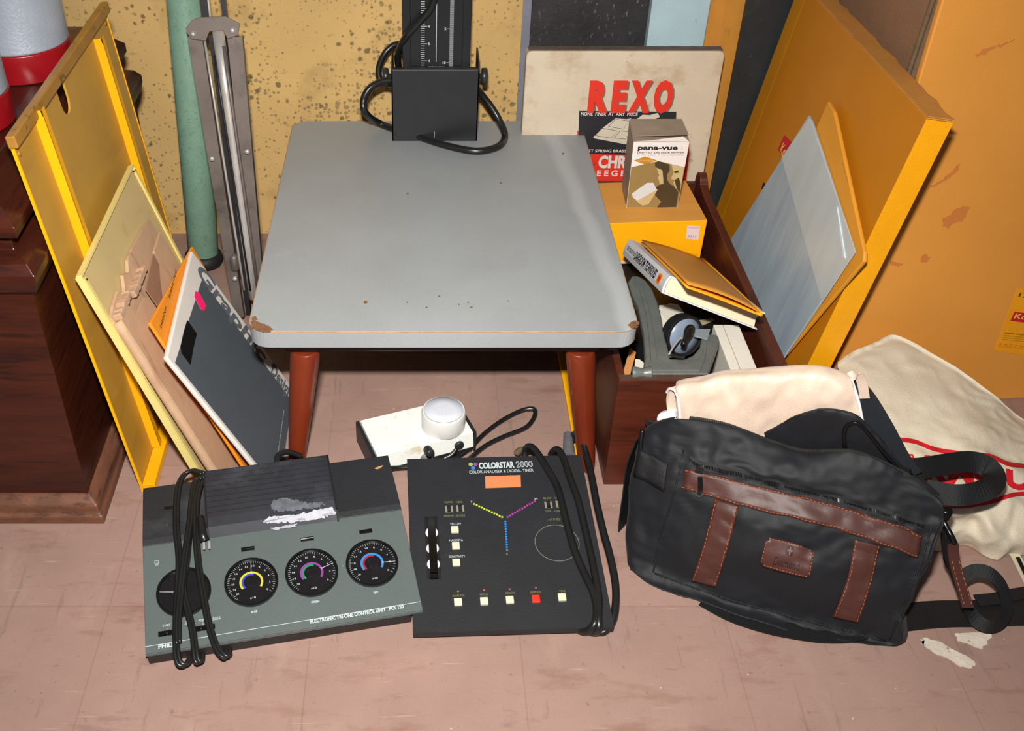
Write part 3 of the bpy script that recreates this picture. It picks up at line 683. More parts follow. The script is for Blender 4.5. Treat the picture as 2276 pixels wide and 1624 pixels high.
# yellow strip lying on the floor behind the right table leg
a = PZ(1253, 838, 0.0); b = PZ(1277, 1006, 0.0); c_ = PZ(1267, 838, 0)
Myy = frame(b, (1, 0, 0), (a.x - b.x, a.y - b.y, 0)); ln = (a - b).length
tag(G().box(0, 0.011, -0.02, ln + 0.1, 0, 0.006).build('yellow_batten', M_yelr, M=Myy, bevel=0.0008), 'narrow yellow painted batten lying on the floor beside the right front table leg', 'batten')
# ------------------------------------------------------------------ wooden crate on the right and its contents
KX0, KX1, KY0, KY1, KZ = 0.2345, 0.440, 0.943, 1.440, 0.170
M_crate = mat('dark_brown_crate_wood', (80, 34, 20), 0.42, 0.3, 14, spec=0.45, stretch=(0.5, 0.5, 4), bump=0.1,
              spots=[((44, 20, 15), 22, 0.55, 0.12, (0.4, 0.4, 4), 0.6), ((150, 110, 88), 70, 0.70, 0.04, (1, 1, 1), 0.5)])
M_crim = mat('worn_crate_rim', (78, 56, 46), 0.5, 0.2, 30, stretch=(3, 1, 1))
t = thing('wooden_crate', 'open dark brown wooden crate full of odds and ends on the floor beside the table', 'crate')
fp = G().box(KX0, KX1, KY0, KY0 + 0.010, 0, KZ).build('front_panel', M_crate, t, bevel=0.001)
G().box(KX0 + 0.0005, KX1 - 0.0005, KY0 + 0.0005, KY0 + 0.0095, KZ, KZ + 0.001).build('worn_rim', M_crim, fp)
G().box(KX0, KX0 + 0.009, KY0 + 0.010, KY1, 0, KZ - 0.002).build('side_panel', M_crate, t, bevel=0.001)
# right side with a rounded raised rear end
prof = [(KY0 + 0.010, 0), (KY1, 0), (KY1, KZ + 0.004)] + [(KY1 - 0.014 + 0.014 * math.cos(a), KZ + 0.004 + 0.012 * math.sin(a)) for a in [math.pi * k / 8 for k in range(9)]] + [(KY1 - 0.06, KZ), (KY0 + 0.010, KZ)]
Mside = Matrix(((0, 0, 1, KX1 - 0.012), (1, 0, 0, 0), (0, 1, 0, 0), (0, 0, 0, 1)))
G().prism(prof, 0, 0.012, M=Mside).build('side_panel', M_crate, t, bevel=0.0015)
G().box(KX0 + 0.009, KX1 - 0.012, KY1 - 0.009, KY1, 0, KZ - 0.004).build('back_panel', M_crate, t, bevel=0.001)
G().box(KX0 + 0.009, KX1 - 0.012, KY0 + 0.010, KY1 - 0.009, 0, 0.008).build('bottom_panel', M_crate, t)

# things filling the crate
M_tan = mat('tan_envelope_card', (206, 142, 84), 0.7, 0.06, 20)
M_offw = mat('off_white_card', (226, 220, 206), 0.6, 0.05, 20)
M_green = mat('green_label', (12, 128, 74), 0.5, 0)
M_blkc = mat('black_plastic_case', (24, 24, 25), 0.4, 0.2, 20)
def slab(name, mt, c, sx, sy, sz, rot, lab, cat, bevel=0.001):
    """a block; c is the centre, rot the Euler angles in degrees"""
    M = Matrix.Translation(c) @ Matrix.Rotation(math.radians(rot[2]), 4, 'Z') @ Matrix.Rotation(math.radians(rot[1]), 4, 'Y') @ Matrix.Rotation(math.radians(rot[0]), 4, 'X')
    return tag(G().box(-sx / 2, sx / 2, -sy / 2, sy / 2, -sz / 2, sz / 2).build(name, mt, bevel=bevel, M=M), lab, cat)
slab('black_case', M_blkc, (0.335, 1.02, 0.045), 0.17, 0.12, 0.07, (0, 0, 0), 'flat black case at the bottom of the crate under the grey metal clamp', 'case')
slab('black_case', M_blkc, (0.333, 1.19, 0.062), 0.17, 0.19, 0.104, (0, 0, 0), 'black case inside the crate beneath the yellow paper box', 'case')
slab('black_case', M_blkc, (0.333, 1.36, 0.062), 0.17, 0.13, 0.108, (0, 0, 0), 'black case at the rear of the crate beneath the yellow paper box', 'case')
# white channel-shaped carton on the right
Mch = frame((PY(1612, 822, 0.962).x, 0.962, 0.085), (1, 0.02, 0), (0.0, 1, 0.0))
p0 = PP(1612, 822, (0, 0.958, 0), Vector((0, 1, 0)))
g = G()
x0 = 0.380; x1 = 0.413
g.box(x0, x1, 0.955, 1.085, 0.085, 0.148)
o = tag(g.build('white_carton', M_offw, bevel=0.0012), 'long white carton standing in the crate between the clamp and the right side board', 'carton')
g = G().box(x0 + 0.0115, x0 + 0.0122, 0.957, 1.083, 0.1478, 0.1484).box(x0 + 0.0005, x1 - 0.0005, 0.9780, 0.9786, 0.1478, 0.1483)
g.build_each('fold_line', mat('thin_brown_fold', (176, 150, 128), 0.6, 0), o)
# off-white card with green stripe
def card(name, mt, P, th, lab, cat, dn=Vector((0, 0, 1))):
    P = [Vector(p) for p in P]; x = P[1] - P[0]; M = frame(P[0], x, P[-1] - P[0]); iM = M.inverted()
    poly = [((iM @ p).x, (iM @ p).y) for p in P]
    return tag(G().prism(poly, -th, 0).build(name, mt, M=M, bevel=0.0005), lab, cat), M
o, Mq = card('white_card', M_offw, [PZ(1493, 728, 0.118), PZ(1526, 702, 0.118), PZ(1508, 676, 0.118), PZ(1488, 673, 0.118), PZ(1464, 684, 0.118)], 0.003, 'off white card with clipped corner lying behind the black rimmed tape wheel', 'card')
o, Mq = card('striped_packet', M_offw, [PZ(1482, 742, 0.104), PZ(1500, 745, 0.104), PZ(1492, 690, 0.104), PZ(1462, 694, 0.104), PZ(1470, 742, 0.104)], 0.012, 'white packet with a green stripe in the crate beside the grey metal clamp', 'packet')
G().prism(px_poly(Mq, [(1470, 733), (1484, 728), (1482, 719), (1468, 722)]), 0, 0.0005).build('green_stripe', M_green, o)
G().prism(px_poly(Mq, [(1466, 712), (1482, 706), (1480, 692), (1464, 695)]), 0, 0.0005).build('grey_block', mat('grey_print', (120, 136, 148), 0.5, 0), o)
card('white_card', M_offw, [PZ(1478, 790, 0.108), PZ(1522, 796, 0.108), PZ(1528, 740, 0.108), PZ(1474, 734, 0.108)], 0.002, 'white card showing through the opening of the grey metal clamp', 'card')
card('tan_envelope', M_tan, [PZ(1508, 704, 0.112), PZ(1566, 722, 0.112), PZ(1556, 700, 0.112), PZ(1515, 690, 0.112)], 0.003, 'tan envelope lying in the crate just under the white book', 'envelope')
card('tan_envelope', mat('pale_manila', (206, 190, 150), 0.7, 0.1), [PZ(1552, 728, 0.114), PZ(1590, 712, 0.114), PZ(1582, 706, 0.114), PZ(1548, 712, 0.114)], 0.003, 'pale manila slip beside the white carton under the white book', 'slip')
card('tan_folder', M_tan, [PZ(1384, 830, 0.13), PZ(1400, 836, 0.13), PZ(1414, 782, 0.13), PZ(1400, 772, 0.13)], 0.004, 'tan folder edge standing at the front left corner of the crate', 'folder')
card('striped_packet', M_offw, [PZ(1410, 818, 0.128), PZ(1434, 822, 0.128), PZ(1432, 806, 0.128), PZ(1422, 798, 0.128), PZ(1412, 797, 0.128)], 0.006, 'small white packet beside the left arm of the grey clamp', 'packet')

# grey cast metal clamp (U shaped) with handle, and the tape wheel
M_cast = mat('grey_green_cast_metal', (108, 112, 108), 0.42, 0.12, 25, metal=0.25, bump=0.3, bscale=90, spots=[((76, 80, 76), 18, 0.58, 0.12, (1, 1, 1), 0.5)])
Zc = 0.172
a = PZ(1404, 832, Zc); b = PZ(1575, 832, Zc)
Mcl = frame(a, b - a, Vector((0, 1, 0.0)))
t = thing('metal_clamp', 'heavy grey green cast metal U shaped clamp lying across the front of the crate', 'clamp', Mcl)
zt = 0.0
out = [(1412, 831), (1574, 831), (1585, 800), (1598, 764), (1599, 748), (1592, 742), (1576, 741), (1560, 745), (1556, 770), (1540, 788), (1520, 797), (1490, 796), (1486, 775), (1478, 748), (1470, 700), (1462, 670), (1450, 640), (1436, 622), (1420, 612), (1404, 612), (1396, 625), (1404, 650), (1418, 680), (1430, 740), (1434, 790), (1430, 815)]
poly = px_poly(Mcl, out)
G().prism(poly, -0.012, 0).build('frame', M_cast, t, bevel=0.003, seg=3)
inn = [(1436, 826), (1556, 826), (1568, 798), (1572, 760), (1562, 758), (1562, 785), (1546, 803), (1520, 812), (1480, 812), (1462, 800), (1456, 760), (1446, 700), (1430, 640), (1420, 640), (1436, 700), (1444, 770), (1446, 800)]
G().prism(px_poly(Mcl, inn), -0.001, 0.0022).build('raised_rib', M_cast, t, bevel=0.0012, seg=2)
a = LF(Mcl, 1405, 828)
G().tube([(a.x, a.y, 0.000), (a.x + 0.012, a.y - 0.0005, 0), (a.x + 0.022, a.y, 0)], 0.006, 14, radii=lambda s_: 0.0055 + 0.0022 * abs(math.cos(3.1 * s_))).build('screw_knob', M_cast, t, smooth=True)
G().prism(px_poly(Mcl, [(1544, 735), (1578, 735), (1572, 758), (1542, 750)]), 0.001, 0.003).build('maker_plate', mat('grey_plate', (128, 138, 142), 0.45, 0.08), t, bevel=0.0004)
# handle
p0 = LF(Mcl, 1533, 742); p1 = LF(Mcl, 1516, 778)
G().tube([(p0.x, p0.y, 0.010), ((p0.x * .6 + p1.x * .4), (p0.y * .6 + p1.y * .4), 0.010), (p1.x, p1.y, 0.008)], 0.005, 14, radii=lambda s_: 0.0035 + 0.003 * math.sin(math.pi * min(1, s_ * 1.2 + 0.12))).build('black_handle', mat('black_bakelite', (22, 23, 22), 0.25, 0.1), t, smooth=True)
p2 = LF(Mcl, 1486, 792); p3 = LF(Mcl, 1510, 762)
G().tube([(p3.x, p3.y, 0.007), ((p2.x + p3.x) / 2, (p2.y + p3.y) / 2 + 0.002, 0.005), (p2.x, p2.y, 0.003)], 0.0012, 8).tube([(p0.x + 0.004, p0.y + 0.003, 0.008), (p3.x + 0.008, p3.y + 0.004, 0.007), (p3.x, p3.y, 0.007)], 0.0012, 8).build('wire_lever', M_chr, t, smooth=True)
# wheel
pc = PZ(1521, 746, 0.166)
ax = Vector((0.34, -0.84, 0.30)).normalized()
Mw = frame(pc, Vector((0, 0, 1)).cross(ax), ax.cross(Vector((0, 0, 1)).cross(ax)))
t = thing('tape_wheel', 'grey plastic disc wheel with thick black rim standing inside the opening of the grey clamp', 'wheel', Mw)
G().ring(0, 0, 0.0262, 0.0228, -0.012, 0.003, 56).build('black_rim', mat('black_tape', (26, 26, 28), 0.4, 0.1), t, bevel=0.0006)
G().lathe([(0.0227, -0.003), (0.0227, 0.0005), (0.010, 0.0015), (0.004, 0.002), (0.0004, 0.002)], 48).build('disc', mat('blue_grey_plastic', (126, 140, 156), 0.3, 0.05), t, smooth=True)
G().lathe([(0.0035, 0.0015), (0.0035, 0.006), (0.0025, 0.007), (0.0004, 0.007)], 20).build('hub', M_chr, t, smooth=True)

# ------------------------------------------------------------------ yellow paper box, slide viewer box, book, folded envelope
M_kyt = mat('dusty_yellow_board', (214, 150, 66), 0.65, 0.06, 12, stretch=(0.5, 3, 1), spots=[((190, 120, 60), 18, 0.58, 0.1, (0.4, 3, 1), 0.5)])
M_ky = mat('bright_yellow_print', (252, 176, 8), 0.45, 0.03, 14)
ZT = 0.186
a = PZ(1573, 491, ZT); bl = PZ(1366, 497, ZT); bk_ = PZ(1532, 403, ZT)
Mkb = frame((bl.x - 0.03, bl.y, 0.1165), (a.x - bl.x, a.y - bl.y, 0), (-(a.y - bl.y), a.x - bl.x, 0))
wkb = (a - bl).length + 0.03; iv = Mkb.inverted(); dkb = 0.118
t = thing('yellow_paper_box', 'yellow photographic paper box with a small white price sticker lying on top of the crate', 'box', Mkb)
G().box(0, wkb, 0, dkb, 0.0065, ZT - 0.1165).build('lid', M_ky, t, bevel=0.001)
G().box(0.0005, wkb - 0.0005, 0.0005, dkb - 0.0005, ZT - 0.1165, ZT - 0.1165 + 0.0004).build('dusty_top', M_kyt, t)
G().box(0.001, wkb - 0.002, 0.001, dkb - 0.001, 0.0, 0.006).build('tray', mat('pinkish_card', (222, 190, 170), 0.7, 0.08), t, bevel=0.001)
Fk = Mkb @ Matrix.Rotation(math.pi / 2, 4, 'X')
st = G().prism(px_poly(Fk, [(1528, 501), (1556, 503), (1552, 533), (1524, 530)], 0.0003), 0.0002, 0.0006).build('price_sticker', mat('pale_pink_sticker', (226, 204, 200), 0.6, 0.04), t, M=Matrix.Rotation(math.pi / 2, 4, 'X'))
g = G(); put_text(g, '8413', LF(Fk, 1527, 527)[:2], LF(Fk, 1546, 528)[:2], 0.0045, 0.0008); px_text(g, Fk, 'DARKROOM', (1530, 507), (1553, 508), 3.2, 0.0008); g.build('sticker_print', mat('lilac_ink', (150, 130, 150), 0.6, 0), st)
g = G(); px_text(g, Fk, 'TRADEMARKS REG. U.S. PAT. OFF.', (1500, 565), (1550, 568), 3.2, 0.0006); g.build('small_print', mat('brown_ink', (110, 70, 10), 0.6, 0), t, M=Matrix.Rotation(math.pi / 2, 4, 'X'))

# slide viewer carton
a = PZ(1392, 461, ZT + 0.0005); b = PZ(1499, 463, ZT + 0.0005)
w_ = (b - a).length
top_l = PY(1399, 306, a.y - 0.004); top_r = PY(1520, 303, a.y - 0.008)
Mv = frame(a, b - a, top_l - a); hv = 0.108
Mv = Matrix.Translation(a) @ Matrix.Rotation(math.atan2(b.y - a.y, b.x - a.x), 4, 'Z') @ Matrix.Rotation(math.radians(-1.0), 4, 'Y')
# local: x right, y back, z up
t = thing('slide_viewer_carton', 'worn white and sepia slide viewer carton standing upright on the yellow paper box', 'carton', Mv)
w_ += 0.004; dv = 0.060
M_vs = mat('grey_brown_carton', (158, 140, 122), 0.65, 0.12, 30)
M_vw = mat('white_carton_print', (232, 222, 216), 0.5, 0.03)
M_vb = mat('sepia_carton_print', (150, 122, 72), 0.5, 0.06, 30)
M_vd = mat('dark_sepia_print', (74, 58, 34), 0.5, 0.1, 60)
M_vl = mat('light_sepia_print', (196, 172, 122), 0.5, 0.05, 60)
body = G().loft([[(0, 0, 0), (w_, 0, 0), (w_, dv, 0), (0, dv, 0)], [(-0.001, -0.001, hv - 0.004), (w_ + 0.003, -0.001, hv - 0.004), (w_ + 0.002, dv, hv), (0, dv, hv)]]).build('carton', M_vs, t, bevel=0.0008)
RX = Matrix.Rotation(math.pi / 2, 4, 'X')
def vpoly(P, z0, z1, name, m, par):
    return G().prism([(x * w_, y * hv) for x, y in P], z0, z1).build(name, m, par, M=RX if par is t else None)
fr = vpoly([(0.0, 0.0), (1.0, 0.0), (1.03, 0.955), (-0.01, 0.955)], 0.0, 0.0012, 'front_print', M_vw, t)
vpoly([(0.005, 0.005), (0.995, 0.005), (1.02, 0.60), (0.50, 0.69), (0.0, 0.60)], 0.0011, 0.0016, 'sepia_field', M_vb, fr)
vpoly([(0.04, 0.70), (0.24, 0.755), (0.47, 0.70), (0.24, 0.645)], 0.0015, 0.0021, 'gold_diamond', mat('gold_print', (196, 132, 30), 0.5, 0), fr)
vpoly([(0.44, 0.66), (0.50, 0.69), (0.62, 0.665), (0.72, 0.64), (0.74, 0.56), (0.70, 0.50), (0.72, 0.42), (0.78, 0.36), (0.86, 0.33), (0.97, 0.24), (0.97, 0.02), (0.60, 0.01), (0.66, 0.10), (0.52, 0.20), (0.50, 0.28), (0.56, 0.34), (0.66, 0.36), (0.64, 0.44), (0.60, 0.50), (0.56, 0.56), (0.50, 0.58), (0.45, 0.62)], 0.0015, 0.0019, 'hair_and_shadow', M_vd, fr)
vpoly([(0.48, 0.60), (0.60, 0.56), (0.63, 0.46), (0.65, 0.37), (0.58, 0.36), (0.56, 0.42), (0.53, 0.45), (0.55, 0.49), (0.52, 0.53)], 0.0018, 0.0022, 'face_profile', M_vl, fr)
vpoly([(0.76, 0.645), (1.00, 0.60), (1.00, 0.28), (0.90, 0.30), (0.84, 0.38), (0.86, 0.42), (0.78, 0.44), (0.82, 0.52), (0.80, 0.56), (0.78, 0.60)], 0.0018, 0.0022, 'face_profile', M_vl, fr)
vpoly([(0.82, 0.55), (0.90, 0.56), (0.92, 0.53), (0.84, 0.52)], 0.0021, 0.0024, 'face_shadow', M_vd, fr)
vpoly([(0.86, 0.42), (0.93, 0.46), (0.99, 0.36), (0.99, 0.24), (0.92, 0.30)], 0.0021, 0.0024, 'face_shadow', M_vd, fr)
vpoly([(0.10, 0.20), (0.20, 0.30), (0.42, 0.34), (0.56, 0.28), (0.50, 0.18), (0.42, 0.06), (0.30, 0.04), (0.16, 0.12)], 0.0017, 0.0020, 'hand', M_vl, fr)
vpoly([(0.07, 0.22), (0.34, 0.38), (0.46, 0.38), (0.54, 0.28), (0.20, 0.12), (0.10, 0.16)], 0.0021, 0.0025, 'printed_viewer', mat('printed_light_grey', (212, 208, 206), 0.5, 0.02), fr)
g = G()
def vt(s_, x0, x1, y, h, **k): put_text(g, s_, (x0 * w_, y * hv), (x1 * w_, y * hv), h * hv, 0.0022, **k)
vt('pana-vue', 0.08, 0.83, 0.855, 0.062, bold=0.035)
vt('LIGHTED 2X2 SLIDE VIEWER', 0.08, 0.96, 0.805, 0.022, bold=0.012)
g.build('carton_lettering', mat('black_ink', (28, 24, 24), 0.5, 0), fr)
g = G(); vt('For Viewing Glass, 126 Instant & Super Slides', 0.08, 0.95, 0.773, 0.016, shear=0.2); g.build('small_lettering', mat('grey_ink', (140, 130, 128), 0.6, 0), fr)
g = G(); vt('SAWYERS', 0.11, 0.40, 0.690, 0.022, bold=0.01); vt('2', 0.89, 0.92, 0.863, 0.04); g.v = [v + Vector((0, 0, 0.0004)) for v in g.v]
g.build('gold_lettering', mat('pale_gold_print', (222, 190, 130), 0.6, 0), fr)
# open lid flap with gap
G().add([(0.002, -0.001, hv - 0.004), (w_ + 0.002, -0.001, hv - 0.004), (w_ * 0.9, -0.002, hv + 0.004), (w_ * 0.3, -0.002, hv - 0.002)], [(0, 1, 2, 3)]).build('white_inner_flap', M_vw, t, solid=0.0006)
G().add([(-0.001, 0.004, hv + 0.0015), (w_ + 0.001, 0.003, hv + 0.004), (w_ + 0.001, dv, hv + 0.001), (0, dv, hv + 0.001)], [(0, 1, 2, 3)]).build('lid_flap', M_vs, t, solid=0.0008)

# book
S = PZ(1473, 652, 0.222); R_ = PZ(1682, 733, 0.172); T = PZ(1383, 562, 0.162)
Mbk = frame(S, R_ - S, T - S); wb = (R_ - S).length; hb = LF(Mbk, 1385, 566).y
if (Mbk.to_3x3() @ Vector((0, 0, 1))).z < 0: raise ValueError('book frame')
M_bkc = mat('white_book_cover', (210, 210, 216), 0.4, 0.03)
M_page = mat('cream_page_edges', (232, 214, 180), 0.8, 0.05, 20, stretch=(1, 1, 40), grain=0.1)
t = thing('hardback_book', 'white hardback book on darkroom techniques lying across the crate under the folded orange envelope', 'book', Mbk)
th = 0.0235
G().box(0.0, wb, 0, hb, 0, 0.0018).build('back_cover', M_bkc, t, bevel=0.0004)
G().box(0.0, wb, 0, hb, th - 0.0018, th).build('front_cover', M_bkc, t, bevel=0.0004)
G().loft([[(-0.0015, y, 0.0), (-0.0035, y, th * 0.3), (-0.0035, y, th * 0.7), (-0.0015, y, th), (0.0008, y, th), (-0.001, y, th * 0.5), (0.0008, y, 0)] for y in (0, hb)]).build('spine', M_bkc, t, smooth=False)
G().loft([[(0.002, y, 0.002), (wb - 0.004, y, 0.002), (wb - 0.007, y, th / 2), (wb - 0.004, y, th - 0.002), (0.002, y, th - 0.002), (0.0005, y, th / 2)] for y in (0.002, hb - 0.002)]).build('pages', M_page, t)
G().box(0.010, wb * 0.5, 0.04, hb - 0.03, th, th + 0.0004).build('cover_photo', mat('dark_cover_photo', (96, 80, 74), 0.4, 0.4, 60), t)
Fs = frame((-0.0035, hb, 0), (0, -1, 0), (0, 0, 1))
g = G()
put_text(g, 'creative', (0.012, 0.0105), (hb * 0.27, 0.0105), 0.008, 0.0003, bold=0.0)
put_text(g, 'DARKROOM TECHNIQUES', (hb * 0.28, 0.0075), (hb * 0.80, 0.0075), 0.0115, 0.0003, bold=0.035)
g.build('spine_lettering', mat('black_ink', (28, 24, 24), 0.5, 0), t, M=Fs)
lg = G().box(hb * 0.85, hb * 0.92, 0.006, 0.018, 0.0001, 0.0006).build('spine_logo', mat('orange_logo', (226, 130, 20), 0.5, 0), t, M=Fs)
g = G().box(hb * 0.865, hb * 0.905, 0.009, 0.015, 0.0007, 0.0009); g.build('logo_mark', mat('red_print', (200, 44, 30), 0.5, 0), lg)

# folded orange envelope on the book
M_env = mat('orange_kraft_envelope', (208, 142, 54), 0.6, 0.05, 20)
M_envi = mat('bright_envelope_edge', (240, 168, 30), 0.55, 0.03)
zt = th + 0.0015
Pv = [LF(Mbk, x, y, zt) for x, y in ((1526, 640), (1688, 702), (1560, 580), (1424, 538))]
t2 = thing('folded_envelope', 'folded orange kraft envelope lying on top of the white hardback book', 'envelope', Mbk)
def env_sheet(z0, z1, inset=0.0):
    P = [Vector((p.x, p.y, 0)) for p in Pv]
    def fn(u, v):
        a_ = P[0].lerp(P[1], u); b_ = P[3].lerp(P[2], u); q_ = a_.lerp(b_, v)
        q_.z = z0 + (z1 - z0) * (0.3 + 0.7 * math.sin(math.pi * (0.15 + 0.75 * u))) * (0.55 + 0.45 * math.cos(v * 1.2)); return q_
    return fn
G().grid(env_sheet(zt, zt + 0.0085), 14, 10).build('upper_sheet', M_env, t2, smooth=True, solid=0.0012, offset=-1)
G().grid(env_sheet(zt, zt + 0.002), 14, 10).build('lower_sheet', M_envi, t2, smooth=True, solid=0.0012, offset=-1)
G().tube([(Pv[1].x, Pv[1].y - 0.002, zt + 0.0026), ((Pv[1].x + Pv[2].x) / 2, (Pv[1].y + Pv[2].y) / 2, zt + 0.003), (Pv[2].x, Pv[2].y, zt + 0.0024)], 0.0026, 10, smooth=3).build('fold', M_envi, t2, smooth=True)

# ------------------------------------------------------------------ beige boxed plates (REXO)
RY = 1.462
M_rx = mat('stained_beige_board', (206, 190, 166), 0.7, 0.06, 9, bump=0.15, spots=[((178, 148, 112), 11, 0.53, 0.10, (1, 1, 1), 0.55), ((140, 146, 122), 60, 0.66, 0.05, (1, 1, 1), 0.5), ((160, 112, 80), 34, 0.64, 0.05, (1, 1, 1), 0.5)])
M_red = mat('poster_red', (222, 52, 34), 0.5, 0.04)
M_nvy = mat('poster_black', (38, 38, 44), 0.5, 0.06)
Mr = frame((0.158, RY, 0.0), (1, 0.0, 0), (0, 0.03, 1))
tl = LF(Mr, 1192, 110); trr = LF(Mr, 1612, 118); br = LF(Mr, 1583, 412)
wr = trr.x; hr = (tl.y + trr.y) / 2
t = thing('boxed_plates', 'water stained beige box printed in red and black standing upright behind the yellow paper box', 'box', Mr)
G().prism(rrect(0, wr, 0, hr, 0.008, 4), -0.020, 0).build('box_body', M_rx, t, bevel=0.002)
G().box(0.003, wr - 0.003, hr + 0.0002, hr + 0.0012, -0.018, -0.002).build('dusty_top', mat('grey_brown_dust', (104, 90, 78), 0.9, 0.2, 60), t)
P_ = lambda pts: px_poly(Mr, pts)
rp = G().prism(P_([(1283, 405), (1283, 290), (1505, 292), (1530, 312), (1532, 340), (1524, 410)]), 0.0, 0.0006).build('red_panel', M_red, t)
bp_ = G().prism(P_([(1287, 246), (1503, 248), (1500, 345), (1284, 341)]), 0.0006, 0.0011).build('black_panel', M_nvy, t)
def rtext(s_, a_, b_, h_, z, name, m, par, bold=0.03, **k):
    g = G(); px_text(g, Mr, s_, a_, b_, h_, z, bold=bold, **k); return g.build(name, m, par)
# big letters with shadow
bx = [(1305, 1350), (1357, 1389), (1395, 1443), (1449, 1491)]
for (dx, dy, z, name, m) in ((3.5, 2, 0.0008, 'title_shadow', mat('grey_shadow_print', (120, 104, 92), 0.6, 0.05)), (0, 0, 0.0014, 'title_lettering', M_red)):
    g = G()
    for ch, (xa, xb) in zip('REXO', bx):
        px_text(g, Mr, ch, (xa + dx, 245.5 + dy), (xb + dx, 245.5 + dy), 65, z, bold=0.065)
    g.build(name, m, t)
rtext('NONE  FINER  AT  ANY  PRICE', (1291, 256.5), (1417, 257.5), 7.5, 0.0014, 'slogan_lettering', M_wh, t, bold=0.02)
rtext('FINEST SPRING BRASS', (1286, 338), (1392, 338.5), 6.5, 0.0014, 'slogan_lettering', M_wh, t, bold=0.02)
rtext('CHROME', (1329, 372), (1452, 372), 26, 0.0012, 'large_lettering', M_wh, t, bold=0.045)
rtext('S Q U E E G E E', (1267, 391), (1405, 391), 13, 0.0012, 'large_lettering', M_wh, t, bold=0.03)
rtext('finished', (1283, 369), (1322, 370), 9, 0.0012, 'script_lettering', M_nvy, t, bold=0.0, shear=0.35)
pr = G().prism(P_([(1318, 304), (1336, 286), (1368, 262), (1392, 264), (1402, 262), (1404, 268), (1460, 285), (1450, 330), (1392, 320), (1322, 307)]), 0.0011, 0.0015).build('printed_plates_picture', mat('printed_bone', (206, 196, 176), 0.6, 0.05), t)
g = G()
for L_ in ([(1322, 300), (1358, 306), (1372, 290), (1338, 284), (1322, 300)], [(1352, 280), (1385, 286), (1398, 268), (1368, 264), (1352, 280)], [(1364, 306), (1390, 308), (1400, 292), (1378, 290), (1364, 306)]):
    q = [LF(Mr, x, y) for x, y in L_]; g.tube([(p.x, p.y, 0.0016) for p in q], 0.00035, 5, smooth=0)
g.build('picture_outline', M_nvy, pr)
G().prism(P_([(1412, 266), (1428, 254), (1444, 255), (1462, 250), (1466, 259), (1450, 266)]), 0.0011, 0.0015).build('printed_plates_picture', mat('printed_bone', (206, 196, 176), 0.6, 0.05), t)

# ------------------------------------------------------------------ big yellow box leaning outward on the right, with two envelopes on it
Bc = PZ(1700, 910, 0.0)
Tc = Vector((0.547, Bc.y - 0.035, 0.452))
Mkk = frame(Bc, (0.012, -1, 0.0), Tc - Bc)       # x towards the viewer, y up, z towards the aisle
hk2 = LF(Mkk, 2060, 264).y; xf = LF(Mkk, 2060, 264).x; xb = LF(Mkk, 1620, 390).x
M_kf = mat('golden_yellow_board', (192, 120, 12), 0.5, 0.06, 9, spots=[((190, 120, 26), 10, 0.58, 0.15, (1, 1, 1), 0.4)])
M_ks = mat('yellow_lid_side', (242, 164, 14), 0.45, 0.05, 20)
M_kw = mat('scuffed_lid_edge', (196, 134, 62), 0.7, 0.1, 20)
t = thing('large_yellow_box', 'largest yellow photographic paper box with worn lid edges leaning outward behind the crate', 'box', Mkk)
G().box(xb, xf, 0, hk2, -0.004, 0).build('lid_face', M_kf, t, bevel=0.001)
G().box(xf, xf + 0.0015, 0, hk2, -0.030, 0.0005).build('lid_side', M_ks, t, bevel=0.0004)
G().box(xb, xf, hk2, hk2 + 0.0015, -0.029, 0.0).build('lid_top_side', M_kw, t, bevel=0.0004)
# torn upper flap
tp = [(xb, 0)] + [(xb + (xf - xb) * k / 26, 0.030 + 0.006 * noise.noise(Vector((k * 0.9, 3, 1)))) for k in range(27)] + [(xf, 0)]
G().prism(tp, 0, 0.001, M=Matrix.Translation((0, hk2 + 0.0022, 0)) @ Matrix.Rotation(-math.pi / 2, 4, 'X')).build('torn_flap', M_kw, t)
G().box(xb, xf - 0.003, 0.003, hk2 - 0.004, -0.029, -0.005).build('tray', mat('white_grey_tray', (190, 150, 70), 0.7, 0.1), t)
G().box(xb, LF(Mkk, 1612, 420).x + 0.03, 0.02, hk2, 0.0001, 0.0004).build('tape_band', mat('glossy_ochre_band', (196, 128, 14), 0.35, 0.05), t)
lb = G().prism(px_poly(Mkk, [(1744, 300), (1762, 318), (1746, 350), (1729, 333)]), 0.0, 0.0006).build('red_label', mat('label_red', (196, 26, 40), 0.5, 0.03), t)
F2 = Mkk
g = G(); a = LF(F2, 1737, 330); b = LF(F2, 1766, 352)
put_text(g, 'Kodak', (a.x, a.y - 0.004), (a.x + 0.045, a.y - 0.004), 0.014, 0.001, bold=0.02); g.build('label_lettering', mat('label_yellow', (240, 200, 90), 0.5, 0), lb)
g = G(); a = LF(F2, 1690, 452)
put_text(g, 'nt', (a.x - 0.012, a.y - 0.0), (a.x + 0.002, a.y), 0.008, 0.0006, bold=0.0); g.build('box_lettering', mat('black_ink', (28, 24, 24), 0.5, 0), t)
G().prism(px_poly(Mkk, [(1697, 405), (1704, 410), (1700, 425), (1693, 420)]), 0, 0.0006).build('black_mark', mat('black_ink', (28, 24, 24), 0.5, 0), t)

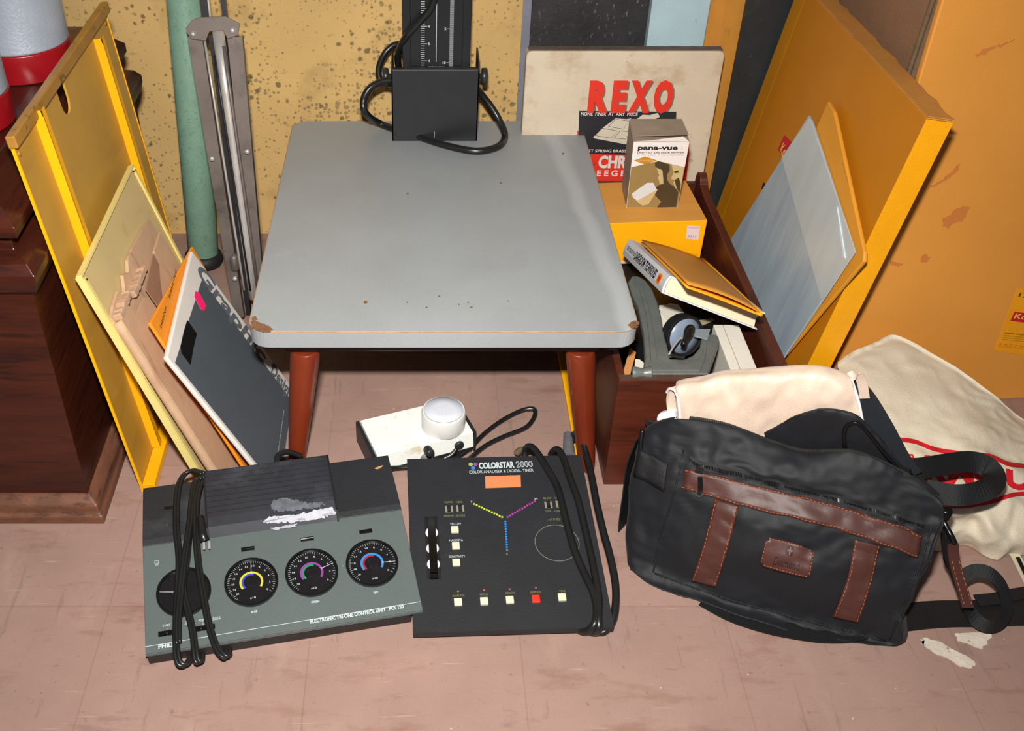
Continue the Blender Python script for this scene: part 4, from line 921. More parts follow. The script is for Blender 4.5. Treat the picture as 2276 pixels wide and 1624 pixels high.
def leaf(name, mt, P, z, th, lab, cat, bevel=0.0006):
    Mz = Mkk @ Matrix.Translation((0, 0, z))
    return tag(G().prism(px_poly(Mz, P), 0, th).build(name, mt, M=Mz, bevel=bevel), lab, cat), Mz
M_kenv = mat('amber_envelope', (222, 150, 44), 0.6, 0.05, 12)
o, Mz = leaf('amber_envelope', M_kenv, [(1700, 800), (1640, 690), (1848, 226), (1862, 250), (1929, 560), (1928, 582), (1752, 790)], 0.006, 0.005, 'amber kraft envelope leaning on the largest yellow box behind the silver blue sleeve', 'envelope', bevel=0.0015)
g = G(); a = LF(Mz, 1872, 365, 0.005); b = LF(Mz, 1882, 400, 0.005); px_text(g, Mz, 'MAILING BAG', (1872, 362), (1884, 404), 4, 0.0055); g.build('small_print', mat('brown_ink', (110, 70, 10), 0.6, 0), o)
M_foil = mat('silver_blue_film', (176, 192, 202), 0.36, 0.10, 7, metal=0.12, spec=0.5, bump=0.2, bscale=20, stretch=(4, 0.5, 1), spots=[((128, 150, 174), 5, 0.50, 0.2, (2, 0.5, 1), 0.5)])
o, Mz = leaf('silver_blue_sleeve', M_foil, [(1736, 809), (1560, 640), (1802, 257), (1808, 268), (1904, 560)], 0.0125, 0.003, 'silver blue plastic sleeve leaning on the amber envelope beside the crate', 'sleeve')
G().prism(px_poly(Mz, [(1738, 350), (1800, 262), (1902, 560), (1828, 672)], 0.003), 0.003, 0.0036).build('overlapping_flap', mat('silver_film_flap', (196, 206, 208), 0.36, 0.06, 9, metal=0.1, stretch=(4, 0.5, 1)), o)
G().prism(px_poly(Mz, [(1862, 460), (1868, 520), (1876, 572), (1880, 574), (1871, 515)], 0.0036), 0.0036, 0.0048).build('crease', mat('pale_film_crease', (208, 222, 230), 0.3, 0), o)

# ------------------------------------------------------------------ wide orange envelope at the far right
Mob = frame((PZ(1812, 930, 0).x, 1.095, 0.0), (1, 0.06, 0), (0.055, 0.125, 1))
M_big = mat('wide_orange_kraft', (218, 146, 60), 0.6, 0.06, 5, spots=[((206, 122, 48), 3.2, 0.62, 0.06, (1, 1, 1), 0.4)])
a = LF(Mob, 1850, 820)
pl = px_poly(Mob, [(1812, 940), (1850, 820), (2030, 219), (2098, -10)])
t = thing('wide_orange_envelope', 'very wide orange kraft envelope with water stains standing behind the canvas tote', 'envelope', Mob)
top = 0.66
x_top = pl[3][0]
poly = [(pl[0][0] - 0.004, 0), (pl[1][0], pl[1][1]), (pl[2][0], pl[2][1]), (pl[3][0], pl[3][1]), (pl[3][0] + 0.004, top), (0.75, top), (0.75, 0)]
G().prism(poly, -0.010, 0).build('envelope', M_big, t, bevel=0.002)
M_stn = mat('water_stain', (200, 120, 56), 0.6, 0.05)
g = G()
for c in ([(2060, 420), (2085, 405), (2110, 385), (2130, 365), (2136, 362), (2128, 380), (2108, 398), (2080, 412)], [(2094, 485), (2115, 478), (2118, 468), (2140, 458), (2158, 460), (2150, 470), (2146, 482), (2140, 492), (2120, 496), (2108, 508), (2094, 500)], [(2045, 575), (2052, 566), (2062, 566), (2066, 575), (2060, 583), (2050, 583)], [(1978, 580), (1990, 582), (2008, 586), (1998, 592), (1986, 590)], [(2165, 122), (2190, 108), (2225, 98), (2255, 88), (2240, 96), (2200, 112), (2172, 130)]):
    g.prism(ragged(px_poly(Mob, c), 0.003, 250, 5), 0.0, 0.0003)
g.build_each('water_stain', M_stn, t)
lb = G().prism(px_poly(Mob, [(2210, 778), (2262, 640), (2400, 655), (2350, 800)]), 0, 0.0006).build('yellow_label', mat('label_yellow_paper', (236, 156, 20), 0.55, 0.05), t)
rl = G().prism(px_poly(Mob, [(2245, 712), (2254, 692), (2330, 701), (2322, 722)]), 0.0005, 0.001).build('red_label', mat('label_red', (196, 26, 40), 0.5, 0.03), lb)
g = G(); px_text(g, Mob, 'Kodak', (2253, 707), (2318, 715), 12, 0.0013, bold=0.01); g.build('label_lettering', mat('label_yellow', (240, 200, 90), 0.5, 0), rl)
g = G(); px_text(g, Mob, '12', (2263, 659), (2284, 662), 9, 0.0009, bold=0.02)
px_text(g, Mob, 'READ THIS NOTICE', (2233, 741), (2310, 749), 3.0, 0.0009, bold=0.03)
for k in range(3): px_text(g, Mob, 'opening or processing this material', (2231 - k * 1.5, 746 + k * 4.2), (2290 - k * 4, 752 + k * 4.2), 2.4, 0.0009)
g.build('black_lettering', mat('olive_ink', (84, 66, 12), 0.6, 0), lb)
g = G(); px_text(g, Mob, 'E A S T M A N', (2221, 766), (2300, 775), 4, 0.0009); px_text(g, Mob, 'ROCHESTER N.Y.', (2219, 770), (2280, 777), 2.4, 0.0009); g.build('red_lettering', mat('orange_ink', (206, 70, 14), 0.6, 0), lb)
# ------------------------------------------------------------------ grey four-dial control unit
A0 = PZ(330, 1478, 0); A1 = PZ(940, 1380, 0)
Mph = frame((A0.x, A0.y, 0), (A1.x - A0.x, A1.y - A0.y, 0), (-(A1.y - A0.y), A1.x - A0.x, 0))
PW = (A1 - A0).length
t = thing('dial_control_unit', 'grey and black electronic control unit with four round dials and ribbed heat sink', 'control unit', Mph)
M_pg = mat('mid_grey_panel_paint', (84, 92, 91), 0.5, 0.04, 10, spots=[((132, 136, 134), 130, 0.73, 0.03)])
M_pb = mat('dusty_black_plastic', (40, 41, 44), 0.55, 0.15, 12, bump=0.25, bscale=300, spots=[((84, 86, 92), 7, 0.56, 0.2, (1, 1, 1), 0.5), ((112, 112, 114), 120, 0.71, 0.03)])
M_pbs = mat('black_casing', (30, 29, 30), 0.45, 0.15, 20, spots=[((92, 70, 58), 40, 0.66, 0.06, (1, 1, 1), 0.4)])
yc, zc_, zf, yb, zb = 0.128, 0.046, 0.019, 0.219, 0.049
SX = Matrix(((0, 0, 1, 0), (1, 0, 0, 0), (0, 1, 0, 0), (0, 0, 0, 1)))     # profile (y, z) swept along x
G().prism([(0.001, 0), (yb - 0.006, 0), (yb - 0.006, zb - 0.004), (yc, zc_ - 0.004), (-0.001, zf - 0.0035)], 0.001, PW - 0.0125, M=SX).build('black_casing', M_pbs, t, bevel=0.001)
G().prism([(-0.0012, zf - 0.0025), (-0.001, zf), (yc, zc_), (yc, zc_ - 0.004), (0.0, zf - 0.0045)], 0, PW, M=SX).build('grey_dial_panel', M_pg, t, bevel=0.0006)
G().prism([(yc, zc_ - 0.004), (yc, zc_), (yc + 0.008, zc_ + 0.0022), (yb, zb + 0.001), (yb, zb - 0.006)], 0, PW, M=SX).build('black_top_panel', M_pb, t, bevel=0.0008)
Fp = frame((0, -0.001, zf), (1, 0, 0), (0, yc + 0.001, zc_ - zf))        # face of the sloped panel, in the unit's own space
FW = Mph @ Fp
M_ink = mat('pale_grey_print', (188, 196, 200), 0.5, 0)
M_gl = mat('dial_face_black', (24, 22, 24), 0.30, 0.2, 60, spots=[((92, 84, 80), 260, 0.66, 0.05, (1, 1, 1), 0.5)])
M_kr = mat('knurled_black_ring', (16, 16, 17), 0.22, 0.05, spec=0.6)
names = [((409, 1317), None, None, None, 170), ((559, 1295), (186, 178, 50), (52, 58, 176), 'BLUE', 86), ((693, 1274), (126, 52, 134), (26, 128, 84), 'GREEN', 18), ((827, 1253), (44, 118, 190), (150, 28, 40), 'RED', -4)]
R_ = 0.0292
for (c, c1, c2, nm, ang) in names:
    p = LF(FW, *c); MD = Fp @ Matrix.Translation((p.x, p.y, 0))
    d = G().ring(0, 0, R_, R_ * 0.93, -0.0002, 0.0042, 180, teeth=0.018).lathe([(R_ * 0.935, -0.0001), (R_ * 0.935, 0.0030), (R_ * 0.925, 0.0030)], 60, cap=False).build('dial_ring', M_kr, t, M=MD)
    G().lathe([(R_ * 0.935, 0.0), (R_ * 0.935, 0.0016), (0.0006, 0.0016)], 56).build('dial_face', M_gl, d, smooth=False)
    a = math.radians(ang); r = R_
    g = G()
    Mn = Matrix.Rotation(a, 4, 'Z')
    g.prism([(r * 0.42, -0.0003), (r * 0.90, -0.00018), (r * 0.90, 0.00018), (r * 0.42, 0.0003)], 0.0018, 0.0021, M=Mn)
    g.prism([(r * 0.36, 0.0016), (r * 0.46, 0.0003), (r * 0.46, -0.0003), (r * 0.36, -0.0016), (r * 0.42, -0.0002), (r * 0.42, 0.0002)], 0.0018, 0.0021, M=Mn)
    g.build('needle', M_ink, d)
    if c1:
        q = LF(FW, *c)
        G().ring(0, 0, r * 0.45, r * 0.365, 0.0017, 0.0020, 40, a0=math.radians(-35), a1=math.radians(215)).build('outer_arc', mat('arc_%s_outer' % nm.lower(), c1, 0.5, 0), d)
        G().ring(0, 0, r * 0.362, r * 0.29, 0.0017, 0.0020, 40, a0=math.radians(70), a1=math.radians(222)).build('inner_arc', mat('arc_%s_inner' % nm.lower(), c2, 0.5, 0), d)
        g = G()
        tot = 25 if nm == 'BLUE' else 21
        for k in range(tot * 2 + 1):
            a = math.radians(-35 + 262 * (k / (tot * 2.0)) ** 0.9); L_ = 0.07 if k % 4 else 0.12
            g.prism([(r * (0.90 - L_), -0.00012), (r * 0.90, -0.00012), (r * 0.90, 0.00012), (r * (0.90 - L_), 0.00012)], 0.0017, 0.0019, M=Matrix.Rotation(a, 4, 'Z'))
        for n_ in range(0, tot, 2):
            a = math.radians(-35 + 262 * (n_ / float(tot)) ** 0.9); s_ = str(n_); w_ = 0.0016 * len(s_)
            x, y = r * 0.69 * math.cos(a), r * 0.69 * math.sin(a)
            put_text(g, s_, (x - w_ / 2, y - 0.0010), (x + w_ / 2, y - 0.0010), 0.0022, 0.0019)
        put_text(g, 'x10', (-0.0032, -r * 0.70), (0.0032, -r * 0.70), 0.0026, 0.0019)
        g.build('scale_marks', M_ink, d)
# little windows above the dials
M_win = mat('black_gloss_window', (14, 14, 15), 0.15, 0, spec=0.6)
for c in ((551, 1220), (683, 1198), (813, 1181)):
    p = LF(FW, *c); w_ = G().box(-0.0075, 0.0075, -0.0026, 0.0026, -0.0005, 0.0010).build('indicator_window', M_win, t, M=Fp @ Matrix.Translation((p.x, p.y, 0)), bevel=0.0003)
    G().box(-0.0070, 0.0070, 0.0002, 0.0011, 0.0010, 0.0012).build('window_rim', M_chr if c[0] == 683 else M_kr, w_)
Ft = frame((0, yc + 0.008, zc_ + 0.0022), (1, 0, 0), (0, yb - yc - 0.008, zb + 0.001 - zc_ - 0.0022)); FWt = Mph @ Ft
p = LF(FWt, 378, 1128)
G().box(-0.0065, 0.0065, -0.0022, 0.0022, -0.0005, 0.0010).build('indicator_window', M_win, t, M=Ft @ Matrix.Translation((p.x, p.y, 0)), bevel=0.0003)
# switch slots
for (a, b, c) in (((352, 1410), (398, 1403), 1.0), ((424, 1400), (478, 1391), 1.0)):
    p = LF(FW, *a); q = LF(FW, *b)
    s_ = G().box(p.x, q.x, p.y - 0.003, p.y + 0.003, -0.0005, 0.0008).build('switch_slot', M_win, t, M=Fp)
    m_ = (p.x + q.x) / 2
    G().lathe([(0.0021, 0.0008), (0.0021, 0.0030), (0.0012, 0.0034), (0.0003, 0.0034)], 16, M=Matrix.Translation((m_ - 0.002, p.y, 0))).build('switch_pin', M_kr, s_, smooth=True)
g = G()
def ft(s_, a, b, h, z=0.0004, **k): px_text(g, FW, s_, a, b, h, z, **k)
ft('START', (362, 1393), (379, 1390), 5, bold=0.01); ft('STANDBY', (411, 1386), (434, 1383), 5, bold=0.01); ft('ADJUST', (441, 1381), (462, 1379), 5, bold=0.01); ft('FOCUS', (473, 1376), (490, 1374), 5, bold=0.01)
ft('BLUE', (559, 1362), (572, 1360), 5, bold=0.02); ft('GREEN', (692, 1340), (710, 1338), 5, bold=0.02); ft('RED', (831, 1319), (841, 1317), 5, bold=0.02)
ft('PHILIPS', (352, 1441), (399, 1434), 9.5, bold=0.035)
ft('ELECTRONIC TRI-ONE CONTROL UNIT', (690, 1385), (858, 1357.5), 8, bold=0.035); ft('PCS 150', (865, 1356), (898, 1350.5), 8, bold=0.035)
def fline(a, b, w=0.0004):
    p = LF(FW, *a); q = LF(FW, *b); d_ = (q - p).normalized(); n_ = Vector((-d_.y, d_.x, 0)) * w / 2
    g.add([p - n_ + Vector((0, 0, .0003)), q - n_ + Vector((0, 0, .0003)), q + n_ + Vector((0, 0, .0003)), p + n_ + Vector((0, 0, .0003))], [(0, 1, 2, 3)])
fline((371, 1395), (371, 1402)); fline((451, 1383), (452, 1390)); fline((410, 1388), (435, 1385)); fline((433, 1385), (434, 1392)); fline((472, 1378), (491, 1375))
fline((323, 1437), (934, 1337), 0.0006)
# shield emblem: outline, waves and stars
for a, b in (((344, 1246), (353, 1246)), ((344, 1249), (353, 1249)), ((344, 1246), (344, 1253)), ((353, 1246), (353, 1253)), ((344, 1253), (348.5, 1258)), ((353, 1253), (348.5, 1258)), ((345, 1253), (352, 1251)), ((345, 1255), (352, 1253))): fline(a, b, 0.0004)
g.build('panel_lettering', M_ink, t, M=Fp)
g = G()
p = LF(FW, 322, 1455); G().box(0.0, PW, p.y, p.y + 0.0007, 0, 0.0003).build('panel_groove', mat('panel_groove', (62, 68, 68), 0.6, 0), t, M=Fp)
# ribbed heat sink box on the black top
hx0 = 0.0675; hx1 = 0.1985
a = Mph.inverted() @ PP(455, 1046, Mph @ Vector((0, yb, 0)), Mph.to_3x3() @ Vector((0, 1, 0)))
b = Mph.inverted() @ PP(725, 1012, Mph @ Vector((0, yb, 0)), Mph.to_3x3() @ Vector((0, 1, 0)))
hx0, hx1 = a.x, b.x; hz = (a.z + b.z) / 2
yfr = 0.138; zfr = zc_ + 0.010

prof = [(yfr - 0.013, zc_ + 0.001), (yfr - 0.002, zfr + 0.001), (yfr, zfr + 0.002)]
prof = [(yfr - 0.012, zc_ - 0.001), (yfr - 0.004, zfr), (yfr + 0.008, zfr + 0.003)]
nr = 9; y0_ = yfr + 0.008; z0_ = zfr + 0.003
for k in range(nr):
    ya = y0_ + (yb - y0_) * (k / nr); yb2 = y0_ + (yb - y0_) * ((k + 0.86) / nr); yc2 = y0_ + (yb - y0_) * ((k + 1) / nr)
    za = z0_ + (hz - z0_) * k / nr; zb2 = z0_ + (hz - z0_) * (k + 1) / nr
    prof += [(ya, za), (yb2, zb2 - 0.0002), (yb2 + 0.0001, za - 0.0018), (yc2 - 0.0001, za - 0.0018)]
prof += [(yb, hz), (yb + 0.001, hz - 0.001), (yb + 0.001, 0.046)]
hsk = G().prism(prof, hx0, hx1, M=SX).build('heat_sink', mat('dusty_black_heatsink', (44, 45, 50), 0.5, 0.2, 25, spots=[((88, 90, 98), 12, 0.56, 0.2, (1, 1, 1), 0.5)]), t)
prof2 = [(yfr - 0.014, zc_ - 0.001), (yfr - 0.006, zfr + 0.001), (yb, hz + 0.0005), (yb, 0.046)]
G().prism(prof2, hx0 - 0.0025, hx0, M=SX).prism(prof2, hx1, hx1 + 0.0025, M=SX).build_each('end_cheek', M_pbs, hsk)
# pale spilled paint on the heat sink front
Fh = frame((0, yfr - 0.012, zc_ - 0.001), (1, 0, 0), (0, 0.008, zfr - zc_ + 0.001)); FWh = Mph @ Fh
M_sp = mat('pale_dried_splash', (176, 176, 184), 0.6, 0.15, 90, bump=0.4, spots=[((92, 94, 100), 90, 0.55, 0.08)])
g = G().prism(ragged(px_poly(FWh, [(584, 1160), (598, 1148), (640, 1145), (680, 1138), (735, 1126), (750, 1140), (720, 1150), (668, 1158), (620, 1162)]), 0.0028), 0.0002, 0.0006)
g.build('dried_splash', M_sp, t, M=Fh)
Fh2 = frame((0, y0_, z0_), (1, 0, 0), (0, yb - y0_, hz - z0_)); FWh2 = Mph @ Fh2
G().prism(ragged(px_poly(FWh2, [(600, 1128), (608, 1112), (630, 1106), (660, 1112), (690, 1118), (715, 1116), (722, 1122), (700, 1130), (650, 1135), (618, 1138)]), 0.004), 0.0003, 0.0006).build('dried_splash', mat('thin_pale_splash', (96, 98, 106), 0.6, 0.3, 120), t, M=Fh2)
G().prism(ragged(px_poly(FWt, [(600, 1174), (640, 1168), (662, 1163), (655, 1171), (610, 1178)]), 0.002), 0.0002, 0.0006).build('dried_splash', M_sp, t, M=Ft)
G().prism(px_poly(FWt, [(832, 1041), (842, 1037), (852, 1034), (847, 1040), (838, 1043)]), 0.0002, 0.0006).build('tan_scrape', mat('tan_scrape', (190, 140, 90), 0.7, 0.1), t, M=Ft)
# bundled mains lead hanging over the panel
iM = Mph.inverted()
def over(L):
    out = []
    for px, py, z in L:
        F = FW if py > 1205 - (px - 320) * 0.13 else FWt
        n_ = F.to_3x3() @ Vector((0, 0, 1)); out.append(iM @ PP(px, py, F @ Vector((0, 0, z)), n_))
    return out
strands = [
 [(452, 1052, .014), (425, 1046, .012), (404, 1062, .010), (394, 1100, .007), (392, 1170, .006), (398, 1240, .006), (396, 1300, .005), (392, 1370, .005), (392, 1440, .005), (398, 1472, .003), (412, 1476, .001), (424, 1462, -.001)],
 [(452, 1062, .013), (436, 1066, .012), (428, 1100, .010), (422, 1160, .010), (410, 1240, .010), (402, 1310, .009), (396, 1380, .008), (396, 1430, .006)],
 [(446, 1066, .010), (440, 1090, .008), (424, 1160, .007), (414, 1250, .006), (406, 1300, .006), (416, 1350, .005), (428, 1400, .005), (433, 1440, .005), (438, 1468, .003), (446, 1468, .001), (448, 1455, -.002)],
 [(448, 1068, .012), (438, 1110, .010), (436, 1180, .010), (441, 1250, .009), (452, 1320, .007), (464, 1385, .006), (480, 1435, .005), (498, 1458, .004), (508, 1452, .002), (505, 1442, 0)],
]
for st_ in strands:
    P = over(st_)
    off = Vector((0.0017, 0.0006, 0))
    G().tube([p + off for p in P], 0.0024, 9).tube([p - off for p in P], 0.0024, 9).build('mains_lead', M_cab, t, smooth=True)
P = over([(446, 1150, .012), (450, 1185, .010), (455, 1200, .009)])
G().tube(P, 0.005, 12, radii=lambda s_: 0.0045 + 0.001 * s_).build('mains_plug', M_cab, t, smooth=True)
P = over([(458, 1196, .010), (464, 1206, .009)])
g = G()
for dx in (-0.003, 0.003): g.box(P[0].x + dx - 0.0012, P[0].x + dx + 0.0012, P[0].y - 0.013, P[0].y - 0.002, P[0].z - 0.004, P[0].z - 0.003)
g.build_each('plug_prong', M_chr, t)
q = [iM @ PZ(615, 1030, 0.055), iM @ PZ(618, 1012, 0.058), iM @ PZ(640, 1004, 0.055), iM @ PZ(670, 1014, 0.045)]
G().tube(q, 0.0035, 10).build('rear_cable', M_cab, t, smooth=True)
q = [iM @ PZ(864, 1040, 0.012), iM @ PZ(885, 1039, 0.008), iM @ PZ(915, 1038, 0.006)]
G().tube(q, 0.0034, 10).build('rear_cable', M_cab, t, smooth=True)

# ------------------------------------------------------------------ black colour analyser
a = PZ(918, 1410, 0.014); b = PZ(1365, 1392, 0.014); c = PZ(912, 1024, 0.040); d = PZ(1315, 1010, 0.040)
lx = ((b.x - a.x) + (d.x - c.x)) / 2; WX = lx
o_ = Vector(((a.x + c.x) / 2, (a.y + b.y) / 2, 0))
Mcs = frame((a.x, (a.y + b.y) / 2 - 0.001, 0), (1, 0.035, 0), (0, 1, 0)); DY = (Mcs.inverted() @ d).y
WX = (Mcs.inverted() @ b).x
t = thing('colour_analyser', 'black colour analyser and timer box with square buttons and a coiled cable on the floor', 'analyser', Mcs)
M_cs = mat('black_textured_metal', (36, 37, 40), 0.55, 0.12, 12, bump=0.2, bscale=400, spots=[((50, 53, 60), 8, 0.55, 0.2, (1, 1, 1), 0.4), ((110, 112, 116), 160, 0.73, 0.03)])
G().prism([(0.006, 0.004), (DY - 0.004, 0.004), (DY - 0.004, 0.037), (0.004, 0.011)], 0.003, WX - 0.003, M=SX).build('black_base', M_pbs, t, bevel=0.001)
Fc = frame((0, 0, 0.014), (1, 0, 0), (0, DY, 0.026)); FC = Mcs @ Fc; LY = math.hypot(DY, 0.026)
# top plate with a real slot and windows cut by building it from strips
sl0 = LF(FC, 943, 1148); sl1 = LF(FC, 975, 1287)
sx0, sx1, sy0, sy1 = sl0.x, LF(FC, 973, 1150).x, sl1.y, sl0.y
g = G().box(0, sx0, 0, LY, -0.002, 0).box(sx1, WX, 0, LY, -0.002, 0).box(sx0, sx1, 0, sy0, -0.002, 0).box(sx0, sx1, sy1, LY, -0.002, 0)
g.add([(0, 0, -0.002), (WX, 0, -0.002), (WX, -0.002, -0.009), (0, -0.002, -0.009)], [(0, 1, 2, 3)]).box(0, WX, -0.0016, 0, -0.008, -0.0002)
g.box(0, 0.0012, 0, LY, -0.009, -0.0002).box(WX - 0.0012, WX, 0, LY, -0.009, -0.0002)
g.build('top_plate', M_cs, t, M=Fc)
for x in (0.012, WX - 0.012):
    for y in (0.012, DY - 0.02): G().lathe([(0.006, 0), (0.0065, 0.001), (0.0065, 0.005)], 18, M=Matrix.Translation((x, y, 0))).build('rubber_foot', M_rub, t)
# roller wheels in the slot
sm = (sx0 + sx1) / 2
G().box(sx0, sx1, sy0, sy1, -0.012, -0.011).build('slot_well', M_kr, t, M=Fc)
for py in (1180, 1215, 1250):
    p = LF(FC, 957, py)
    w = G().lathe([(0.0076, -0.011), (0.0078, -0.004), (0.0070, -0.0012), (0.0050, -0.0004), (0.0004, -0.0002)], 36, M=Fc @ Matrix.Translation((sm, p.y, 0))).build('white_roller', M_wpl, t, smooth=True, bevel=0.0008)
p0 = LF(FC, 957, 1152); p1 = LF(FC, 957, 1275)
G().box(sm - 0.0046, sm + 0.0046, sy0 + 0.008, sy1 - 0.003, -0.0005, 0.0032).build('black_slider_strip', M_win, t, M=Fc, bevel=0.0004)
G().box(sm - 0.0048, sm + 0.0048, sy0 + 0.001, sy0 + 0.006, -0.002, 0.001).build('slider_stop', M_kr, t, M=Fc)
# buttons
M_btn = mat('ivory_button', (214, 206, 176), 0.45, 0.03)
M_rbtn = mat('red_button', (240, 52, 34), 0.4, 0.03)
for (x, y, m, lab) in ((1011, 1178, M_btn, None), (1013, 1214, M_btn, None), (1014, 1251, M_btn, None), (1018, 1339, M_btn, None), (1076, 1337, M_btn, None), (1133, 1334, M_btn, None), (1191, 1332, M_rbtn, 'red push button'), (1249, 1328, M_btn, None)):
    p = LF(FC, x, y); b_ = G().box(-0.0044, 0.0044, -0.0046, 0.0046, -0.001, 0.0026).build('push_button', m, t, M=Fc @ Matrix.Translation((p.x, p.y, 0)), bevel=0.0006)
    if lab: b_['label'] = lab
# small slide switches
for x, y in ((998, 1131), (1023, 1130), (1219, 1122), (1244, 1120)):
    p = LF(FC, x, y); s_ = G().box(-0.0046, 0.0046, -0.0048, 0.0048, 0.0, 0.0006).build('slide_switch', mat('switch_metal', (176, 168, 150), 0.3, 0.1, metal=0.5), t, M=Fc @ Matrix.Translation((p.x, p.y, 0)))
    G().box(-0.0022, 0.0022, -0.0048, 0.0048, 0.0006, 0.0010).build('switch_slot', M_kr, s_)
    G().box(-0.0018, 0.0018, -0.002, 0.002, 0.001, 0.0032).build('switch_lever', M_blk, s_)
# indicator lamps
for x, y in ((1018, 1314), (1076, 1311), (1133, 1309), (1191, 1306)):
    p = LF(FC, x, y); G().lathe([(0.0014, 0), (0.0012, 0.0007), (0.0003, 0.001)], 14).build('indicator_lamp', mat('dull_red_lamp', (150, 84, 66), 0.4, 0), t, M=Fc @ Matrix.Translation((p.x, p.y, 0)), smooth=True)
# display window
G().prism(px_poly(FC, [(1078, 1059), (1157, 1056), (1158, 1082), (1079, 1085)]), 0, 0.0006).build('display_window', mat('orange_display', (206, 128, 82), 0.35, 0.04, 12), t, M=Fc)
# dot star
for (x0, y0, x1, y1, col, nm) in ((1054, 1120, 1116, 1149, (184, 194, 56), 'yellow_dots'), (1188, 1114, 1128, 1149, (170, 50, 150), 'magenta_dots'), (1123, 1159, 1127, 1222, (40, 120, 190), 'blue_dots')):
    g = G(); a = LF(FC, x0, y0); b = LF(FC, x1, y1)
    for k in range(12):
        q = a.lerp(b, k / 11); g.disc(q.x, q.y, 0.00135, 0.0, 0.0005, 10)
    g.build(nm, mat(nm, col, 0.5, 0), t, M=Fc)
g = G(); p = LF(FC, 1238, 1206); g.ring(p.x, p.y, 0.0258, 0.0252, 0, 0.0004, 64); g.build('touch_ring', mat('grey_ring_print', (120, 122, 110), 0.5, 0), t, M=Fc)
for (x, y, col, nm) in ((1046, 1032, (150, 176, 70), 'logo_dot'), (1057, 1032, (150, 60, 150), 'logo_dot'), (1051.5, 1040, (60, 120, 190), 'logo_dot')):
    p = LF(FC, x, y); G().disc(p.x, p.y, 0.0027, 0, 0.0005, 20).build(nm, mat('logo_' + str(col[0]) + str(col[1]), col, 0.5, 0), t, M=Fc)
g = G(); F_ = FC
def ct(s_, a, b, h, **k): px_text(g, F_, s_, a, b, h, 0.0004, **k)
ct('COLORSTAR', (1065, 1041), (1144, 1038), 13, bold=0.05); ct('COLOR ANALYSER & DIGITAL TIMER', (1043, 1052), (1186, 1047.5), 6.5, bold=0.006)
ct('YELLOW', (1000, 1166), (1025, 1165.5), 5); ct('MAGENTA', (999, 1203), (1029, 1202), 5); ct('SENSITIVITY', (998, 1239), (1034, 1238.5), 5)
ct('C', (1126, 1233), (1129.5, 1233), 5); ct('M', (1189, 1111), (1195, 1110.5), 5); ct('Y', (1046, 1117), (1050, 1117), 5)
g.build('white_lettering', M_ink, t, M=Fc)
g = G(); ct('2000', (1148, 1038), (1185, 1036.5), 13, bold=0.03); g.build('model_number_outline', M_ink, t, M=Fc)
g = G(); px_text(g, F_, '2000', (1149, 1037.4), (1184.2, 1036), 12, 0.0008, bold=-0.012); g.build('model_number', M_cs, t, M=Fc)
g = G()
ct('SLOPE', (988, 1118), (1006, 1117.5), 4.5); ct('NEG.', (1014, 1117.5), (1029, 1117), 4.5); ct('LINEAR', (987, 1148), (1009, 1147.5), 4.5); ct('SLIDES', (1013, 1147.5), (1034, 1147), 4.5)
ct('BLEEP', (1208, 1109), (1226, 1108.5), 4.5); ct('1/10', (1234, 1108.5), (1246, 1108), 4.5); ct('OFF', (1213, 1138), (1225, 1137.5), 4.5); ct('100S', (1233, 1138), (1249, 1137.5), 4.5)
ct('- (TIME) +', (1217, 1157), (1252, 1155), 5)
ct('ANALYSE', (1005, 1326), (1033, 1325), 5); ct('HOLD', (1067, 1323), (1085, 1322), 5); ct('READY', (1124, 1320), (1145, 1319), 5); ct('EXPOSE', (1179, 1318), (1203, 1317), 5); ct('TIME', (1243, 1316), (1257, 1315), 5)
g.build('olive_lettering', mat('olive_print', (118, 122, 70), 0.5, 0), t, M=Fc)
# cable lying over the top
iC = Mcs.inverted()
def oc(L):
    out = []
    n_ = FC.to_3x3() @ Vector((0, 0, 1))
    for px, py, z in L: out.append(iC @ PP(px, py, FC @ Vector((0, 0, z)), n_))
    return out
zx = lambda x, y: (880 + x / 3.53, 980 + y / 3.53)
def zz(L): return [(*zx(x, y), z) for x, y, z in L]
cab1 = zz([(1010, 130, -.012), (1015, 70, -.004), (1050, 42, .004), (1105, 85, .0055), (1190, 220, .0045), (1270, 370, .004), (1335, 620, .004), (1400, 850, .004), (1480, 1040, .004), (1550, 1190, .005), (1575, 1320, .006), (1560, 1430, .005), (1500, 1490, -.004), (1430, 1480, -.010)])
cab2 = zz([(1215, 110, -.012), (1235, 78, -.004), (1272, 68, .003), (1312, 130, .0042), (1370, 300, .004), (1425, 450, .004), (1475, 650, .004), (1525, 870, .004), (1565, 1060, .005), (1590, 1230, .006), (1590, 1380, .007), (1590, 1470, .002), (1560, 1500, -.008), (1500, 1488, -.012)])
cab3 = zz([(1385, 0, -.030), (1400, -55, -.020), (1440, -50, -.006), (1480, 60, .002), (1530, 250, .003), (1570, 460, .003), (1625, 700, .002), (1680, 900, .000), (1722, 1120, -.002), (1722, 1300, -.004), (1690, 1430, -.008), (1620, 1500, -.012), (1550, 1485, -.014)])
for cb in (cab1, cab2, cab3): G().tube(oc(cb), 0.0044, 12).build('cable', M_cab, t, smooth=True)
q = oc([(1262, 965, -.026), (1263, 985, -.024), (1264, 1012, -.022)])
g = G(); 
for k in range(6):
    s_ = k / 6; A_ = q[0].lerp(q[2], s_); B_ = q[0].lerp(q[2], s_ + 0.13); g.tube([A_, B_], 0.0058 + 0.0022 * s_, 14, smooth=0)
g.tube([q[0], q[2]], 0.0045, 12, smooth=0).build('ribbed_strain_relief', mat('dusty_grey_rubber', (96, 94, 98), 0.6, 0.15, 40), t)
g = G(); q = oc([(1148, 1008, -.030), (1158, 1000, -.024), (1172, 1004, -.022)])
